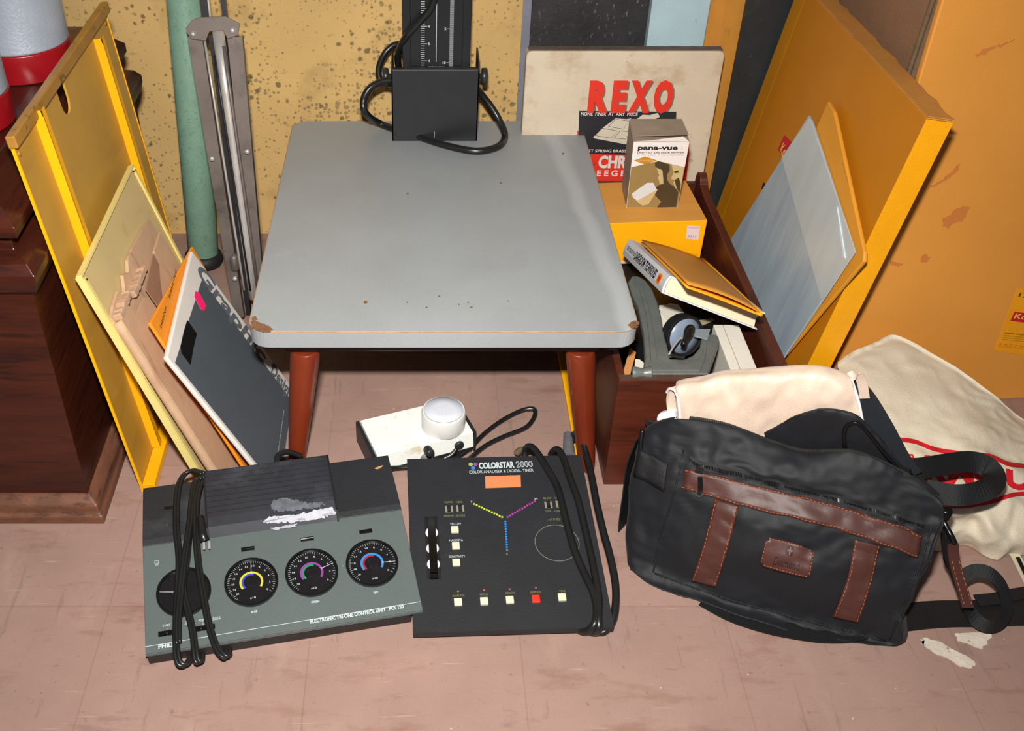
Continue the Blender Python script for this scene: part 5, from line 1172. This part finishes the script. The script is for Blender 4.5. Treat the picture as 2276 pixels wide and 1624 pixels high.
g.tube(q, 0.0045, 10).build('plug_pin_block', mat('dusty_brown_plastic', (92, 78, 56), 0.6, 0.3, 60), t, smooth=True)
# ------------------------------------------------------------------ black shoulder bag
O_ = PZ(1400, 1268, 0.0); E_ = PZ(1988, 1436, 0.0)
MB = frame((O_.x, O_.y, 0), (E_.x - O_.x, E_.y - O_.y, 0), (-(E_.y - O_.y), E_.x - O_.x, 0)); iB = MB.inverted()
BN = MB.to_3x3() @ Vector((0, 1, 0))
def B(px, py, y): return iB @ PP(px, py, MB @ Vector((0, y, 0)), BN)
def Bz(px, py, z): return iB @ PZ(px, py, z)
def resample(P, n):
    P = smooth_path(P, 10); d = [0.0]
    for i in range(1, len(P)): d.append(d[-1] + (P[i] - P[i - 1]).length)
    out = []; j = 0
    for k in range(n + 1):
        s = d[-1] * k / n
        while j < len(d) - 2 and d[j + 1] < s: j += 1
        f = (s - d[j]) / max(d[j + 1] - d[j], 1e-9); out.append(P[j].lerp(P[j + 1], f))
    return out
def skin(rows, nu, nv, wr=0.0, ws=30, seed=0.0, stretch=(1, 1, 1)):
    R = [resample(r, nu) for r in rows]; cols = [smooth_path([r[i] for r in R], nv) for i in range(nu + 1)]
    g = G(); m = len(cols[0])
    def fn(i, j):
        p = cols[i][j]
        if not wr: return p
        q = Vector((p.x * stretch[0], p.y * stretch[1], p.z * stretch[2])) * ws + Vector((seed, seed * 2, 0))
        q2 = q * 2.7 + Vector((3, 3, 3)); rd = 1.0 - 2.2 * abs(noise.noise(q2))
        p = p + Vector((0, -0.28 * rd, 0.18 * rd)) * wr
        return p + Vector((0.25 * noise.noise(q + Vector((7, 0, 0))), -0.8 * noise.noise(q), 0.6 * noise.noise(q + Vector((0, 9, 0))))) * wr
    g.add([fn(i, j) for j in range(m) for i in range(nu + 1)], [(j * (nu + 1) + i, j * (nu + 1) + i + 1, (j + 1) * (nu + 1) + i + 1, (j + 1) * (nu + 1) + i) for j in range(m - 1) for i in range(nu)])
    return g
V = Vector
M_nyl = mat('black_nylon_cloth', (22, 23, 27), 0.6, 0.10, 12, bump=0.12, bscale=900, spec=0.3, grain=0.2, gscale=1400, sheen=0.05)
M_web = mat('black_webbing', (20, 20, 22), 0.55, 0.08, 20, bump=0.4, bscale=600, stretch=(3, 1, 1))
M_lth = mat('brown_leather_trim', (74, 42, 36), 0.48, 0.08, 30, bump=0.08, bscale=220, spec=0.4)
M_stt = mat('orange_thread', (170, 92, 50), 0.7, 0)
M_zip = mat('black_zip_teeth', (26, 26, 27), 0.28, 0.2, 60, metal=0.4)
bag = thing('shoulder_bag', 'black nylon shoulder bag with brown leather bands lying unzipped on the floor before the crate', 'bag', MB)
RB = lambda y, z, x=0.292: V((x, y, z))
rows = [
 [V((0.0, .122, .0)), V((-.004, .06, .0)), Bz(1402, 1262, 0.002), Bz(1550, 1338, 0.002), Bz(1750, 1398, 0.002), Bz(1985, 1434, 0.002), V((.300, .05, .0)), RB(.118, .0)],
 [V((-.002, .124, .03)), V((-.008, .07, .03)), B(1394, 1222, .022), B(1452, 1272, .0), B(1700, 1350, -.006), B(1975, 1415, .002), B(2000, 1385, .012), RB(.118, .03)],
 [V((0.0, .124, .07)), V((-.004, .09, .07)), B(1394, 1150, .040), B(1462, 1200, .018), B(1640, 1235, .004), B(1800, 1275, .004), B(2010, 1325, .018), B(2028, 1310, .028), RB(.118, .06)],
 [V((.002, .124, .11)), V((.0, .10, .11)), B(1402, 1070, .058), B(1495, 1115, .036), B(1660, 1140, .024), B(1840, 1190, .024), B(2045, 1245, .036), B(2062, 1225, .045), RB(.118, .085)],
 [V((.005, .124, .13)), V((.005, .112, .13)), B(1415, 1000, .076), B(1528, 1040, .053), B(1700, 1078, .048), B(1880, 1130, .048), B(2068, 1180, .056), B(2090, 1155, .063), RB(.118, .105)],
 [V((.010, .124, .14)), V((.012, .118, .142)), B(1434, 955, .092), B(1522, 985, .070), B(1700, 1035, .060), B(1880, 1085, .058), B(2065, 1135, .064), B(2092, 1118, .070), RB(.118, .118)],
 [V((.014, .124, .15)), V((.018, .118, .15)), B(1470, 934, .096), B(1512, 930, .086), B(1610, 946, .084), B(1715, 985, .083), B(1790, 1006, .082), B(1895, 1008, .080), B(2000, 1050, .078), B(2085, 1106, .076), RB(.116, .12)],
 [V((.016, .123, .142)), V((.022, .117, .142)), B(1475, 945, .098), B(1515, 942, .090), B(1610, 958, .090), B(1715, 997, .090), B(1790, 1018, .089), B(1895, 1020, .086), B(2000, 1062, .083), B(2080, 1112, .080), RB(.114, .112)],
 [V((.022, .119, .09)), V((.03, .115, .09)), V((.04, .100, .09)), V((.1, .096, .09)), V((.2, .094, .08)), V((.27, .095, .08)), RB(.112, .08, .285)],
]
gb = skin(rows, 130, 8, wr=0.0062, ws=22, stretch=(0.8, 0.8, 1.6))
body = gb.build('body', M_nyl, bag, smooth=True, solid=0.0012)
bvh = BVHTree.FromPolygons([MB @ v for v in gb.v], gb.f)
brow = [
 [V((0.0, .122, .0)), V((.15, .128, .0)), RB(.118, .0)],
 [V((0.0, .126, .08)), V((.15, .132, .08)), RB(.120, .07)],
 [B(1436, 942, .122), B(1520, 950, .124), B(1620, 975, .124), B(1700, 975, .122), B(1760, 955, .120), B(1850, 945, .118), B(1930, 975, .118), B(2000, 1040, .118), B(2086, 1104, .117)],
 [B(1436, 934, .122), B(1520, 944, .124), B(1620, 968, .124), B(1700, 962, .121), B(1765, 926, .117), B(1830, 909, .114), B(1895, 919, .112), B(1945, 960, .112), B(2000, 1024, .115), B(2086, 1096, .116)],
]
gbk = skin(brow, 90, 6, wr=0.0045, ws=40, seed=3.0, stretch=(1.6, 1, 0.5))
gbk.build('back_panel', M_nyl, bag, smooth=True, solid=0.0016)
frow = [
 [B(1690, 1010, .0935), B(1760, 1020, .0935), B(1860, 1030, .0935), B(1940, 1050, .093), B(2030, 1085, .092)],
 [B(1697, 985, .0935), B(1760, 990, .0930), B(1860, 985, .0920), B(1940, 1010, .092), B(2030, 1070, .090)],
 [B(1700, 966, .0945), B(1745, 948, .0940), B(1845, 930, .0900), B(1925, 960, .090), B(2020, 1048, .089)],
 [B(1700, 962, .0955), B(1735, 944, .0960), B(1768, 925, .0945), B(1830, 909, .0930), B(1892, 918, .0930), B(1928, 945, .0930), B(1975, 1000, .0920), B(2025, 1046, .0895)],
 [B(1705, 966, .1000), B(1740, 950, .1010), B(1772, 930, .1000), B(1830, 914, .1000), B(1888, 923, .1000), B(1922, 948, .0990), B(1970, 1002, .0970), B(2022, 1050, .0930)],
]
gf = skin(frow, 60, 6, wr=0.0022, ws=60, seed=9, stretch=(2.4, 1, 0.5))
fl_ = gf.build('zip_flap', M_nyl, bag, smooth=True, solid=0.0012)
G().tube([p + V((0, -.0006, 0)) for p in resample(frow[3], 40)], 0.0013, 7, smooth=0).build('piping', M_web, fl_, smooth=True)
G().tube([B(1878, 996, .088), B(1876, 965, .087), B(1884, 945, .088), B(1905, 940, .088), B(1928, 960, .088), B(1960, 1000, .087), B(2000, 1046, .086)], 0.0022, 8).build('zip_edge', mat('grey_zip_teeth', (88, 86, 82), 0.3, 0.2, 60, metal=0.5) if False else M_zip, fl_, smooth=True)
G().prism([(0, 0), (0.288, 0), (0.288, 0.12), (0, 0.12)], 0.001, 0.003).build('bottom_panel', M_nyl, bag)

def hit(px, py, off=0.0, bv=None, M=None):
    d = sight(px, py); r = (bv or bvh).ray_cast(EYE, d.normalized())
    if r[0] is None: return None
    n = r[1]
    if n.dot(d) > 0: n = -n
    return (M or iB) @ (r[0] + n * off)
def sheet_on(top, bot, off, nu=40, nv=6, bv=None, M=None):
    """a strip of material laid on the cloth between two measured edges"""
    def rs(P):
        return resample([V((x, y, 0)) for x, y in P], nu)
    T_, B_ = rs(top), rs(bot); pts = []
    last = None
    for j in range(nv + 1):
        for i in range(nu + 1):
            p = T_[i].lerp(B_[i], j / nv); q = hit(p.x, p.y, off, bv, M) or last; last = q; pts.append(q)
    return G().add(pts, [(j * (nu + 1) + i, j * (nu + 1) + i + 1, (j + 1) * (nu + 1) + i + 1, (j + 1) * (nu + 1) + i) for j in range(nv) for i in range(nu)])
def stitches(g, L, off=0.0022, step=9.0, r=0.00042, bv=None, M=None):
    P = [V((x, y, 0)) for x, y in L]; tot = sum((P[i + 1] - P[i]).length for i in range(len(P) - 1)); n = max(2, int(tot / step)); Q = resample(P, n * 2)
    for k in range(0, n * 2, 2):
        a = hit(Q[k].x, Q[k].y, off, bv, M); b = hit(Q[k].x * .25 + Q[k + 1].x * .75 + (Q[k + 1].x - Q[k].x) * .4, Q[k].y * .25 + Q[k + 1].y * .75 + (Q[k + 1].y - Q[k].y) * .4, off, bv, M)
        if a and b and (a - b).length < 0.02: g.tube([a, b], r, 5, smooth=0)
    return g
def inset(top, bot, f):
    return [(a[0] + (b[0] - a[0]) * f, a[1] + (b[1] - a[1]) * f) for a, b in zip(top, bot)]
bands = [([(1528, 1042), (1600, 1058), (1700, 1083), (1830, 1115), (1950, 1150), (2048, 1188)], [(1518, 1085), (1590, 1107), (1695, 1136), (1828, 1167), (1945, 1205), (2038, 1237)]),
         ([(1590, 1110), (1567, 1200), (1537, 1288)], [(1643, 1125), (1621, 1212), (1592, 1302)]),
         ([(1898, 1198), (1880, 1290), (1850, 1368)], [(1955, 1212), (1935, 1300), (1908, 1381)])]
for i, (tp_, bt_) in enumerate(bands):
    lb_ = sheet_on(tp_, bt_, 0.0022 if i else 0.0030, 46, 6).build('leather_band', M_lth, bag, smooth=True, solid=0.0012)
    g = G(); o_ = 0.0032 if i else 0.0040
    stitches(g, inset(tp_, bt_, 0.07), o_); stitches(g, inset(tp_, bt_, 0.93), o_)
    g.build('stitching', M_stt, lb_)
# leather badge with emblem and name
def rpx(c, r=0.12, n=5):
    """rounded outline inside a measured four-cornered patch"""
    out = []
    for cx_, cy_, a0 in ((1 - r, 1 - r, 0), (r, 1 - r, 90), (r, r, 180), (1 - r, r, 270)):
        for k in range(n + 1):
            a = math.radians(a0 + 90 * k / n); out.append((cx_ + r * math.cos(a), cy_ + r * math.sin(a)))
    return out
def quadpx(c, u, v):
    (x0, y0), (x1, y1), (x2, y2), (x3, y3) = c        # bottom-left, bottom-right, top-right, top-left
    return ((x0 * (1 - u) + x1 * u) * (1 - v) + (x3 * (1 - u) + x2 * u) * v, (y0 * (1 - u) + y1 * u) * (1 - v) + (y3 * (1 - u) + y2 * u) * v)
def print_on(c, uv, fs, off, bv=None, M=None, cuts=2):
    bm = bmesh.new(); vv = [bm.verts.new((u, v, 0)) for u, v in uv]
    for f in fs:
        try: bm.faces.new([vv[i] for i in f])
        except ValueError: pass
    bmesh.ops.triangulate(bm, faces=bm.faces)
    if cuts: bmesh.ops.subdivide_edges(bm, edges=bm.edges, cuts=cuts, use_grid_fill=True)
    bm.verts.index_update(); P = []; last = None
    for v in bm.verts:
        x, y = quadpx(c, v.co.x, v.co.y); q = hit(x, y, off, bv, M) or last or V((0, 0, 0)); last = q; P.append(q)
    F = [tuple(v.index for v in f.verts) for f in bm.faces]; bm.free()
    return G().add(P, F)
bc = [(1688, 1256), (1800, 1285), (1813, 1219), (1702, 1191)]
uv = rpx(bc, 0.10); fs = [tuple(range(len(uv)))]
N_ = 14; uvg = []; 
def rr_clip(u, v, r=0.10):
    return u, v
g = G(); pts = []
tp_ = [(1704, 1193), (1760, 1205), (1811, 1221)]; bt_ = [(1690, 1255), (1745, 1270), (1799, 1283)]
bd = sheet_on(tp_, bt_, 0.0024, 20, 12)
bvd = BVHTree.FromPolygons([MB @ v for v in bd.v], bd.f)
# round the badge corners by dropping the corner cells
keep = []
for fi, f in enumerate(bd.f):
    i = fi % 20; j = fi // 20
    if (i in (0, 19) and j in (0, 11)): continue
    keep.append(f)
bd.f = keep
bdo = bd.build('leather_badge', M_lth, bag, smooth=True, solid=0.0014)
g = G()
for sg in ([(1709, 1196), (1758, 1207), (1806, 1221)], [(1809, 1226), (1798, 1278)], [(1793, 1280), (1744, 1268), (1695, 1253)], [(1692, 1248), (1704, 1200)]): stitches(g, sg, 0.0010, 7, bv=bvd)
g.build('stitching', M_stt, bdo)
M_emb = mat('embossed_black', (30, 20, 20), 0.5, 0)
vs, fs = textmesh('Diamond', 0.0, 0.0); x1 = max(v.x for v in vs); uv = [(0.24 + v.x / x1 * 0.52, 0.16 + v.y * 0.40) for v in vs]
print_on(bc, uv, fs, 0.0013, bvd, cuts=1).build('badge_lettering', M_emb, bdo)
e = [(0.46, 0.56), (0.57, 0.56), (0.585, 0.58), (0.585, 0.86), (0.57, 0.90), (0.46, 0.90), (0.445, 0.86), (0.445, 0.58)]
print_on(bc, e, [tuple(range(8))], 0.0011, bvd, cuts=1).build('badge_emblem', M_emb, bdo)
e = [(0.501, 0.60), (0.529, 0.60), (0.529, 0.86), (0.501, 0.86), (0.46, 0.70), (0.57, 0.70), (0.57, 0.77), (0.46, 0.77)]
print_on(bc, e, [(0, 1, 2, 3), (4, 5, 6, 7)], 0.0017, bvd, cuts=1).build('emblem_cross', mat('leather_cross', (120, 70, 56), 0.4, 0), bdo)
# front zip
zl = [(1535, 1024), (1562, 1036), (1620, 1049), (1720, 1074), (1830, 1102), (1940, 1134), (2050, 1168)]
up = [(x, y - 11) for x, y in zl]; dn = [(x, y + 8) for x, y in zl]
zt_ = sheet_on(up, dn, 0.0022, 60, 3).build('front_zip', M_web, bag, smooth=True)
Q = resample([V((x, y, 0)) for x, y in zl], 150); g = G()
for k, q in enumerate(Q):
    a = hit(q.x, q.y - 3.4, 0.0028); b = hit(q.x, q.y + 3.4, 0.0028)
    if a and b: g.tube([a, b], 0.0006, 5, smooth=0)
g.build('zip_teeth', M_zip, zt_)
# zip puller
a = [hit(1556, 1044, .004), hit(1558, 1058, .006), hit(1560, 1080, .006), hit(1557, 1096, .005)]
g = G().ribbon(a[1:], V((1, -0.3, 0)), 0.0052, 0.0014); g.box(-0.0042, 0.0042, -0.0035, 0.0035, -0.001, 0.0016, M=Matrix.Translation(a[0]) @ Matrix.Rotation(1.0, 4, 'X'))
g.ring(0, 0, 0.0042, 0.0024, -0.0008, 0.0008, 24, M=Matrix.Translation(a[3]) @ Matrix.Rotation(0.9, 4, 'X'))
g.build('zip_puller', mat('black_gloss_puller', (18, 18, 19), 0.2, 0, spec=0.6), bag)
# main zip teeth along the lip
R6 = resample(rows[6], 200); g = G()
for k in range(40, 172):
    p = R6[k]; q = R6[k + 1]; d = (q - p).normalized(); g.tube([p + V((0, .0004, .0002)), p + V((0, .0026, .0030))], 0.0010, 5, smooth=0)
g.build('main_zip_teeth', mat('grey_zip_teeth', (62, 60, 56), 0.3, 0.2, 60, metal=0.4), bag)
R7 = resample(brow[3], 160); g = G()
for k in range(58, 110):
    p = R7[k]; g.tube([p + V((0, -.0004, .0002)), p + V((0, -.0026, .0012))], 0.0008, 5, smooth=0)
g.build('main_zip_teeth', M_zip, bag)
# seams piping and side webbing
g = G()
for L_ in ([(1520, 1000), (1500, 1090), (1470, 1190), (1452, 1272)], [(2070, 1170), (2050, 1240), (2015, 1330), (1978, 1420)], [(1455, 1274), (1600, 1325), (1760, 1370), (1970, 1425)]):
    Q = [hit(q.x, q.y, 0.0005) for q in resample([V((x, y, 0)) for x, y in L_], 20)]; Q = [q for q in Q if q]
    if len(Q) > 3: G().tube(Q, 0.0011, 7, smooth=0).build('piping', M_web, bag, smooth=True)
sw = sheet_on([(1424, 998), (1455, 1012), (1486, 1030)], [(1412, 1058), (1445, 1072), (1478, 1092)], 0.003, 10, 6).build('side_webbing', M_web, bag, smooth=True, solid=0.0015)
a = [B(1428, 955, .085), B(1424, 990, .075), B(1430, 1012, .07)]
G().tube(a, 0.0028, 8).build('buckle', M_zip, bag, smooth=True)
a = [B(1418, 975, .09), B(1402, 1020, .085), B(1394, 1080, .08), B(1386, 1150, .07), B(1388, 1210, .055), B(1400, 1248, .04)]
G().ribbon(a, V((0.2, 1, 0.3)), 0.022, 0.0015).build('side_strap', M_web, bag, smooth=False)
# slate shoulder strap rising behind the pouch
a = [B(1880, 850, .128), B(1915, 890, .126), B(1955, 955, .122), B(1990, 1020, .118), B(2020, 1060, .115)]
G().ribbon(a, V((0.75, 0.05, 0.65)), 0.030, 0.002).build('shoulder_strap', mat('slate_webbing', (36, 38, 44), 0.5, 0.06, 30), bag, smooth=False)
# carrying handle loop
hp = [(1985, 1044, .150), (2050, 1040, .145), (2110, 1030, .14), (2160, 1026, .135), (2196, 1038, .13), (2211, 1060, .128), (2198, 1084, .13), (2160, 1097, .13), (2120, 1100, .13), (2075, 1092, .128), (2060, 1090, .126)]
wd = [V((.1, .5, .6)), V((0, .5, .6)), V((0, .5, .6)), V((0.1, .5, .6)), V((.7, .3, .4)), V((1, 0, 0)), V((.7, -.3, -.4)), V((0, -.5, -.6)), V((0, -.5, -.6)), V((-.1, -.5, -.6)), V((-.1, -.5, -.6))]
G().ribbon([iB @ PZ(*p) for p in hp], [iB.to_3x3() @ w for w in wd], 0.0235, 0.002).build('carry_handle', M_web, bag, smooth=False)
# strap on the floor
fpz = [(1570, 1322, .003), (1640, 1358, .003), (1740, 1386, .003), (1860, 1398, .003), (1990, 1374, .002), (2090, 1364, .002), (2200, 1362, .002), (2420, 1352, .002)]
G().ribbon([iB @ PZ(*p) for p in fpz], iB.to_3x3() @ V((0, 1, 0)), 0.036, 0.0016).build('shoulder_strap', M_web, bag, smooth=False)
fpz = [(2170, 1334, .005), (2215, 1330, .006), (2250, 1322, .004), (2330, 1308, .003), (2420, 1290, .003)]
G().ribbon([iB @ PZ(*p) for p in fpz], iB.to_3x3() @ V((0, 1, 0.1)), 0.015, 0.0016).build('strap_end', M_web, bag, smooth=False)
lp = [(2098, 1165, .10), (2104, 1215, .075), (2122, 1270, .05), (2142, 1325, .03), (2165, 1372, .015), (2195, 1392, .012), (2224, 1384, .014), (2238, 1350, .022), (2228, 1305, .035), (2200, 1275, .045), (2168, 1268, .045), (2136, 1284, .038)]
wl = [V((.5, .4, -.3)), V((.7, .3, -.2)), V((.7, .3, -.2)), V((.6, .4, -.2)), V((.3, .5, .4)), V((0, .4, .7)), V((-.5, .2, .6)), V((-.8, 0, .3)), V((-.7, -.3, 0)), V((-.2, -.6, -.5)), V((0, -.6, -.6)), V((0, -.6, -.6))]
G().ribbon([iB @ PZ(*p) for p in lp], [iB.to_3x3() @ w for w in wl], 0.0150, 0.0014).build('strap_loop', M_web, bag, smooth=False)
# leather zip tab on the right end, swivel hook
lt = [(2118, 1208, .085), (2120, 1240, .072), (2130, 1280, .058), (2142, 1320, .046), (2151, 1350, .040)]
lo_ = G().ribbon([iB @ PZ(*p) for p in lt], iB.to_3x3() @ V((1, .15, 0)), 0.0125, 0.0022).build('leather_tab', M_lth, bag, smooth=False)
g = G()
for dx in (-.004, .004):
    for k in range(9):
        s = 0.3 + k * 0.075
        def at_(s_):
            i = min(int(s_ * 4), 3); f = s_ * 4 - i; A_ = iB @ PZ(*lt[i]); B_ = iB @ PZ(*lt[i + 1]); return A_.lerp(B_, f) + iB.to_3x3() @ V((dx, -.001, .0022))
        g.tube([at_(s), at_(min(s + 0.04, 1))], 0.0004, 5, smooth=0)
g.build('stitching', M_stt, lo_)
hk_ = [(2094, 1150, .105), (2102, 1168, .10), (2114, 1190, .095), (2122, 1206, .088)]
G().tube([iB @ PZ(*p) for p in hk_], 0.0032, 10).build('swivel_hook', mat('black_gloss_puller', (18, 18, 19), 0.2, 0, spec=0.6), bag, smooth=True)
G().lathe([(0.006, 0), (0.007, 0.002), (0.007, 0.012), (0.005, 0.014)], 16, M=Matrix.Translation(iB @ PZ(2096, 1150, .105))).build('strap_lug', M_zip, bag, smooth=True)
G().tube([iB @ PZ(*p) for p in [(2108, 1215, .06), (2100, 1240, .055), (2112, 1262, .05), (2124, 1240, .055)]], 0.002, 8).build('buckle', M_zip, bag, smooth=True)

# ------------------------------------------------------------------ cream satin pouch sticking out of the bag
M_sat = mat('cream_satin', (218, 194, 174), 0.38, 0.05, 10, bump=0.2, bscale=500, spec=0.45, sheen=0.2)
M_pip = mat('white_piping', (236, 230, 232), 0.5, 0.02)
MPu = Matrix.Translation(MB @ V((0.13, 0.108, 0.02))) @ MB.to_3x3().to_4x4(); iP = MPu.inverted(); cv = iP @ MB
def Q(px, py, y): return cv @ B(px, py, y)
pou = thing('satin_pouch', 'cream satin pouch with white piping folded inside the open black shoulder bag', 'pouch', MPu)
top_ = [Q(1503, 856, .114), Q(1550, 843, .116), Q(1620, 829, .117), Q(1720, 818, .118), Q(1820, 819, .118), Q(1872, 829, .117), Q(1893, 845, .115)]
pr_ = [
 [Q(1520, 1050, .104), Q(1600, 1050, .106), Q(1720, 1060, .106), Q(1850, 1060, .106), Q(1915, 1050, .104)],
 [Q(1508, 960, .101), Q(1600, 975, .100), Q(1720, 985, .100), Q(1850, 975, .101), Q(1918, 950, .102)],
 [Q(1506, 900, .102), Q(1600, 900, .099), Q(1720, 900, .099), Q(1850, 900, .100), Q(1910, 910, .104)],
 [Q(1502, 866, .106), Q(1600, 850, .104), Q(1720, 842, .104), Q(1850, 848, .105), Q(1897, 866, .109)],
 top_,
 [p + V((0, .010, -.004)) for p in top_],
 [p + V((0, .016, -.020)) for p in top_],
 [p + V((0, .016, -.090)) for p in top_],
]
gp = skin(pr_, 50, 8, wr=0.0065, ws=17, seed=5, stretch=(1.9, 1, 0.7))
for k_, v_ in enumerate(gp.v): pass
gp.build('pouch_body', M_sat, pou, smooth=True, solid=0.0015)
for pts in ([Q(1512, 990, .100), Q(1511, 930, .099), Q(1508, 890, .101), Q(1500, 868, .105), Q(1488, 864, .110), Q(1482, 872, .114)], [Q(1922, 965, .100), Q(1910, 900, .103), Q(1898, 860, .109), Q(1890, 842, .115), Q(1880, 838, .124)]):
    G().tube(pts, 0.0017, 8).build('piping', M_pip, pou, smooth=True)
skin([[Q(1484, 872, .112), Q(1490, 862, .114), Q(1502, 858, .114)], [Q(1481, 890, .114), Q(1488, 884, .116), Q(1500, 880, .116)], [Q(1484, 925, .116), Q(1494, 930, .117), Q(1508, 935, .117)], [Q(1490, 990, .116), Q(1500, 1000, .117), Q(1512, 1000, .117)]], 10, 4).build('frayed_inner_fold', M_sat, pou, smooth=True, solid=0.001)
G().loft([[Q(x, y, .108) for x, y in ((1457, 932), (1462, 921), (1480, 917), (1500, 916), (1506, 940), (1500, 948), (1478, 948), (1462, 942))], [p + V((.002, .012, -.003)) for p in [Q(x, y, .108) for x, y in ((1457, 932), (1462, 921), (1480, 917), (1500, 916), (1506, 940), (1500, 948), (1478, 948), (1462, 942))]]]).build('white_lining', M_pip, pou, smooth=False, bevel=0.003)
skin([[Q(1460, 940, .108), Q(1480, 950, .108), Q(1506, 945, .108)], [Q(1470, 965, .110), Q(1485, 975, .110), Q(1506, 975, .110)], [Q(1485, 1000, .112), Q(1495, 1005, .112), Q(1506, 1005, .112)]], 8, 4).build('inner_fold', M_sat, pou, smooth=True, solid=0.001)
G().ribbon([Q(1888, 838, .118), Q(1905, 832, .120), Q(1916, 850, .122), Q(1922, 885, .122)], V((.9, 0, .3)), 0.010, 0.001).build('satin_loop', M_sat, pou, smooth=False)

# ------------------------------------------------------------------ canvas tote lying behind the bag
M_can = mat('natural_canvas', (220, 206, 182), 0.75, 0.05, 8, bump=0.35, bscale=500, spots=[((196, 170, 134), 6, 0.56, 0.16, (1, 2, 1), 0.5)])
OT = PZ(2150, 1100, 0.0); MT = Matrix.Translation(OT); iT = MT.inverted()
def Tz(L): return [iT @ PZ(*p) for p in L]
ridge = Tz([(1860, 818, .122), (1895, 795, .125), (1940, 773, .127), (1990, 756, .128), (2060, 795, .122), (2130, 835, .112), (2200, 882, .096), (2276, 937, .072), (2420, 1010, .05)])
tr_ = [
 Tz([(2000, 1200, .0), (2060, 1225, .001), (2110, 1218, .001), (2150, 1208, .001), (2185, 1235, .001), (2215, 1245, .001), (2260, 1236, .001), (2420, 1240, .001)]),
 Tz([(2000, 1180, .03), (2060, 1190, .030), (2110, 1188, .028), (2150, 1186, .026), (2190, 1210, .022), (2230, 1214, .024), (2276, 1205, .026), (2420, 1210, .02)]),
 Tz([(1990, 1150, .055), (2080, 1155, .055), (2120, 1160, .045), (2160, 1158, .042), (2200, 1170, .050), (2240, 1178, .040), (2276, 1165, .045), (2420, 1170, .03)]),
 Tz([(1970, 1090, .08), (2060, 1110, .08), (2120, 1125, .070), (2180, 1125, .065), (2240, 1120, .065), (2276, 1120, .06), (2420, 1130, .04)]),
 Tz([(1940, 1000, .10), (2030, 1020, .10), (2130, 1040, .092), (2200, 1050, .085), (2276, 1060, .075), (2420, 1080, .05)]),
 Tz([(1900, 920, .115), (1980, 920, .118), (2080, 945, .110), (2180, 980, .100), (2276, 1010, .078), (2420, 1050, .05)]),
 Tz([(1875, 850, .124), (1940, 820, .128), (2000, 820, .128), (2080, 850, .122), (2180, 910, .104), (2276, 965, .078), (2420, 1030, .05)]),
 ridge,
 [p + V((0, .006, -.006)) for p in ridge],
 [V((p.x, p.y + .008, 0.001)) for p in ridge],
]
gt = skin(tr_, 110, 10, wr=0.0075, ws=13, seed=2, stretch=(1.0, 1.8, 1.0))
for k_, v_ in enumerate(gt.v):
    v_.z = max(v_.z, 0.001)
    h_ = min(1.0, v_.z / 0.05)
    f_ = math.sin((v_.x * 1.0 + v_.y * 1.9) * 62 + 3 * noise.noise(v_ * 12)) * max(0, 1 - abs(v_.y + 0.05) / 0.07)
    v_.z += 0.0042 * f_ * h_
tote = thing('canvas_tote', 'natural canvas tote bag with red lettering slumped on the floor behind the black shoulder bag', 'tote bag', MT)
gt.build('canvas_body', M_can, tote, smooth=True)
tb = BVHTree.FromPolygons([MT @ v for v in gt.v], gt.f)
M_rp = mat('red_fabric_print', (200, 24, 34), 0.6, 0.05, 60)
for L_ in ([(1975, 976), (2030, 981), (2080, 999), (2150, 1009), (2200, 1014), (2240, 1031), (2276, 1036), (2400, 1050)], [(2060, 1124), (2100, 1123), (2140, 1124), (2200, 1115), (2250, 1100), (2290, 1097), (2400, 1100)]):
    sheet_on([(x, y - 5) for x, y in L_], [(x, y + 5) for x, y in L_], 0.0006, 70, 3, tb, iT).build('red_stripe', M_rp, tote, smooth=True)
vs, fs = textmesh('ARMOUR', 0.045, 0.0, 0.98); x0 = min(v.x for v in vs); x1 = max(v.x for v in vs)
print_on([(1990, 1064), (2350, 1092), (2350, 1040), (1990, 1006)], [((v.x - x0) / (x1 - x0), v.y / 0.73) for v in vs], fs, 0.0010, tb, iT, cuts=1).build('red_lettering', M_rp, tote)
p = hit(2082, 1068, 0.0008, tb, iT)
G().ribbon(Tz([(2250, 1222, .006), (2264, 1248, .003), (2285, 1290, .002), (2310, 1340, .002)]), V((1, .3, 0)), 0.012, 0.001).build('zip_tape', mat('cream_zip_tape', (206, 196, 168), 0.7, 0.05), tote, smooth=False)
g = G(); A_ = Tz([(2262, 1240, .0045), (2285, 1288, .0035), (2305, 1330, .0035)])
Qz = resample(A_, 40)
for q in Qz: g.box(q.x - .0022, q.x + .0022, q.y - .0005, q.y + .0005, q.z, q.z + .0012)
g.build('zip_teeth', M_zip, tote)
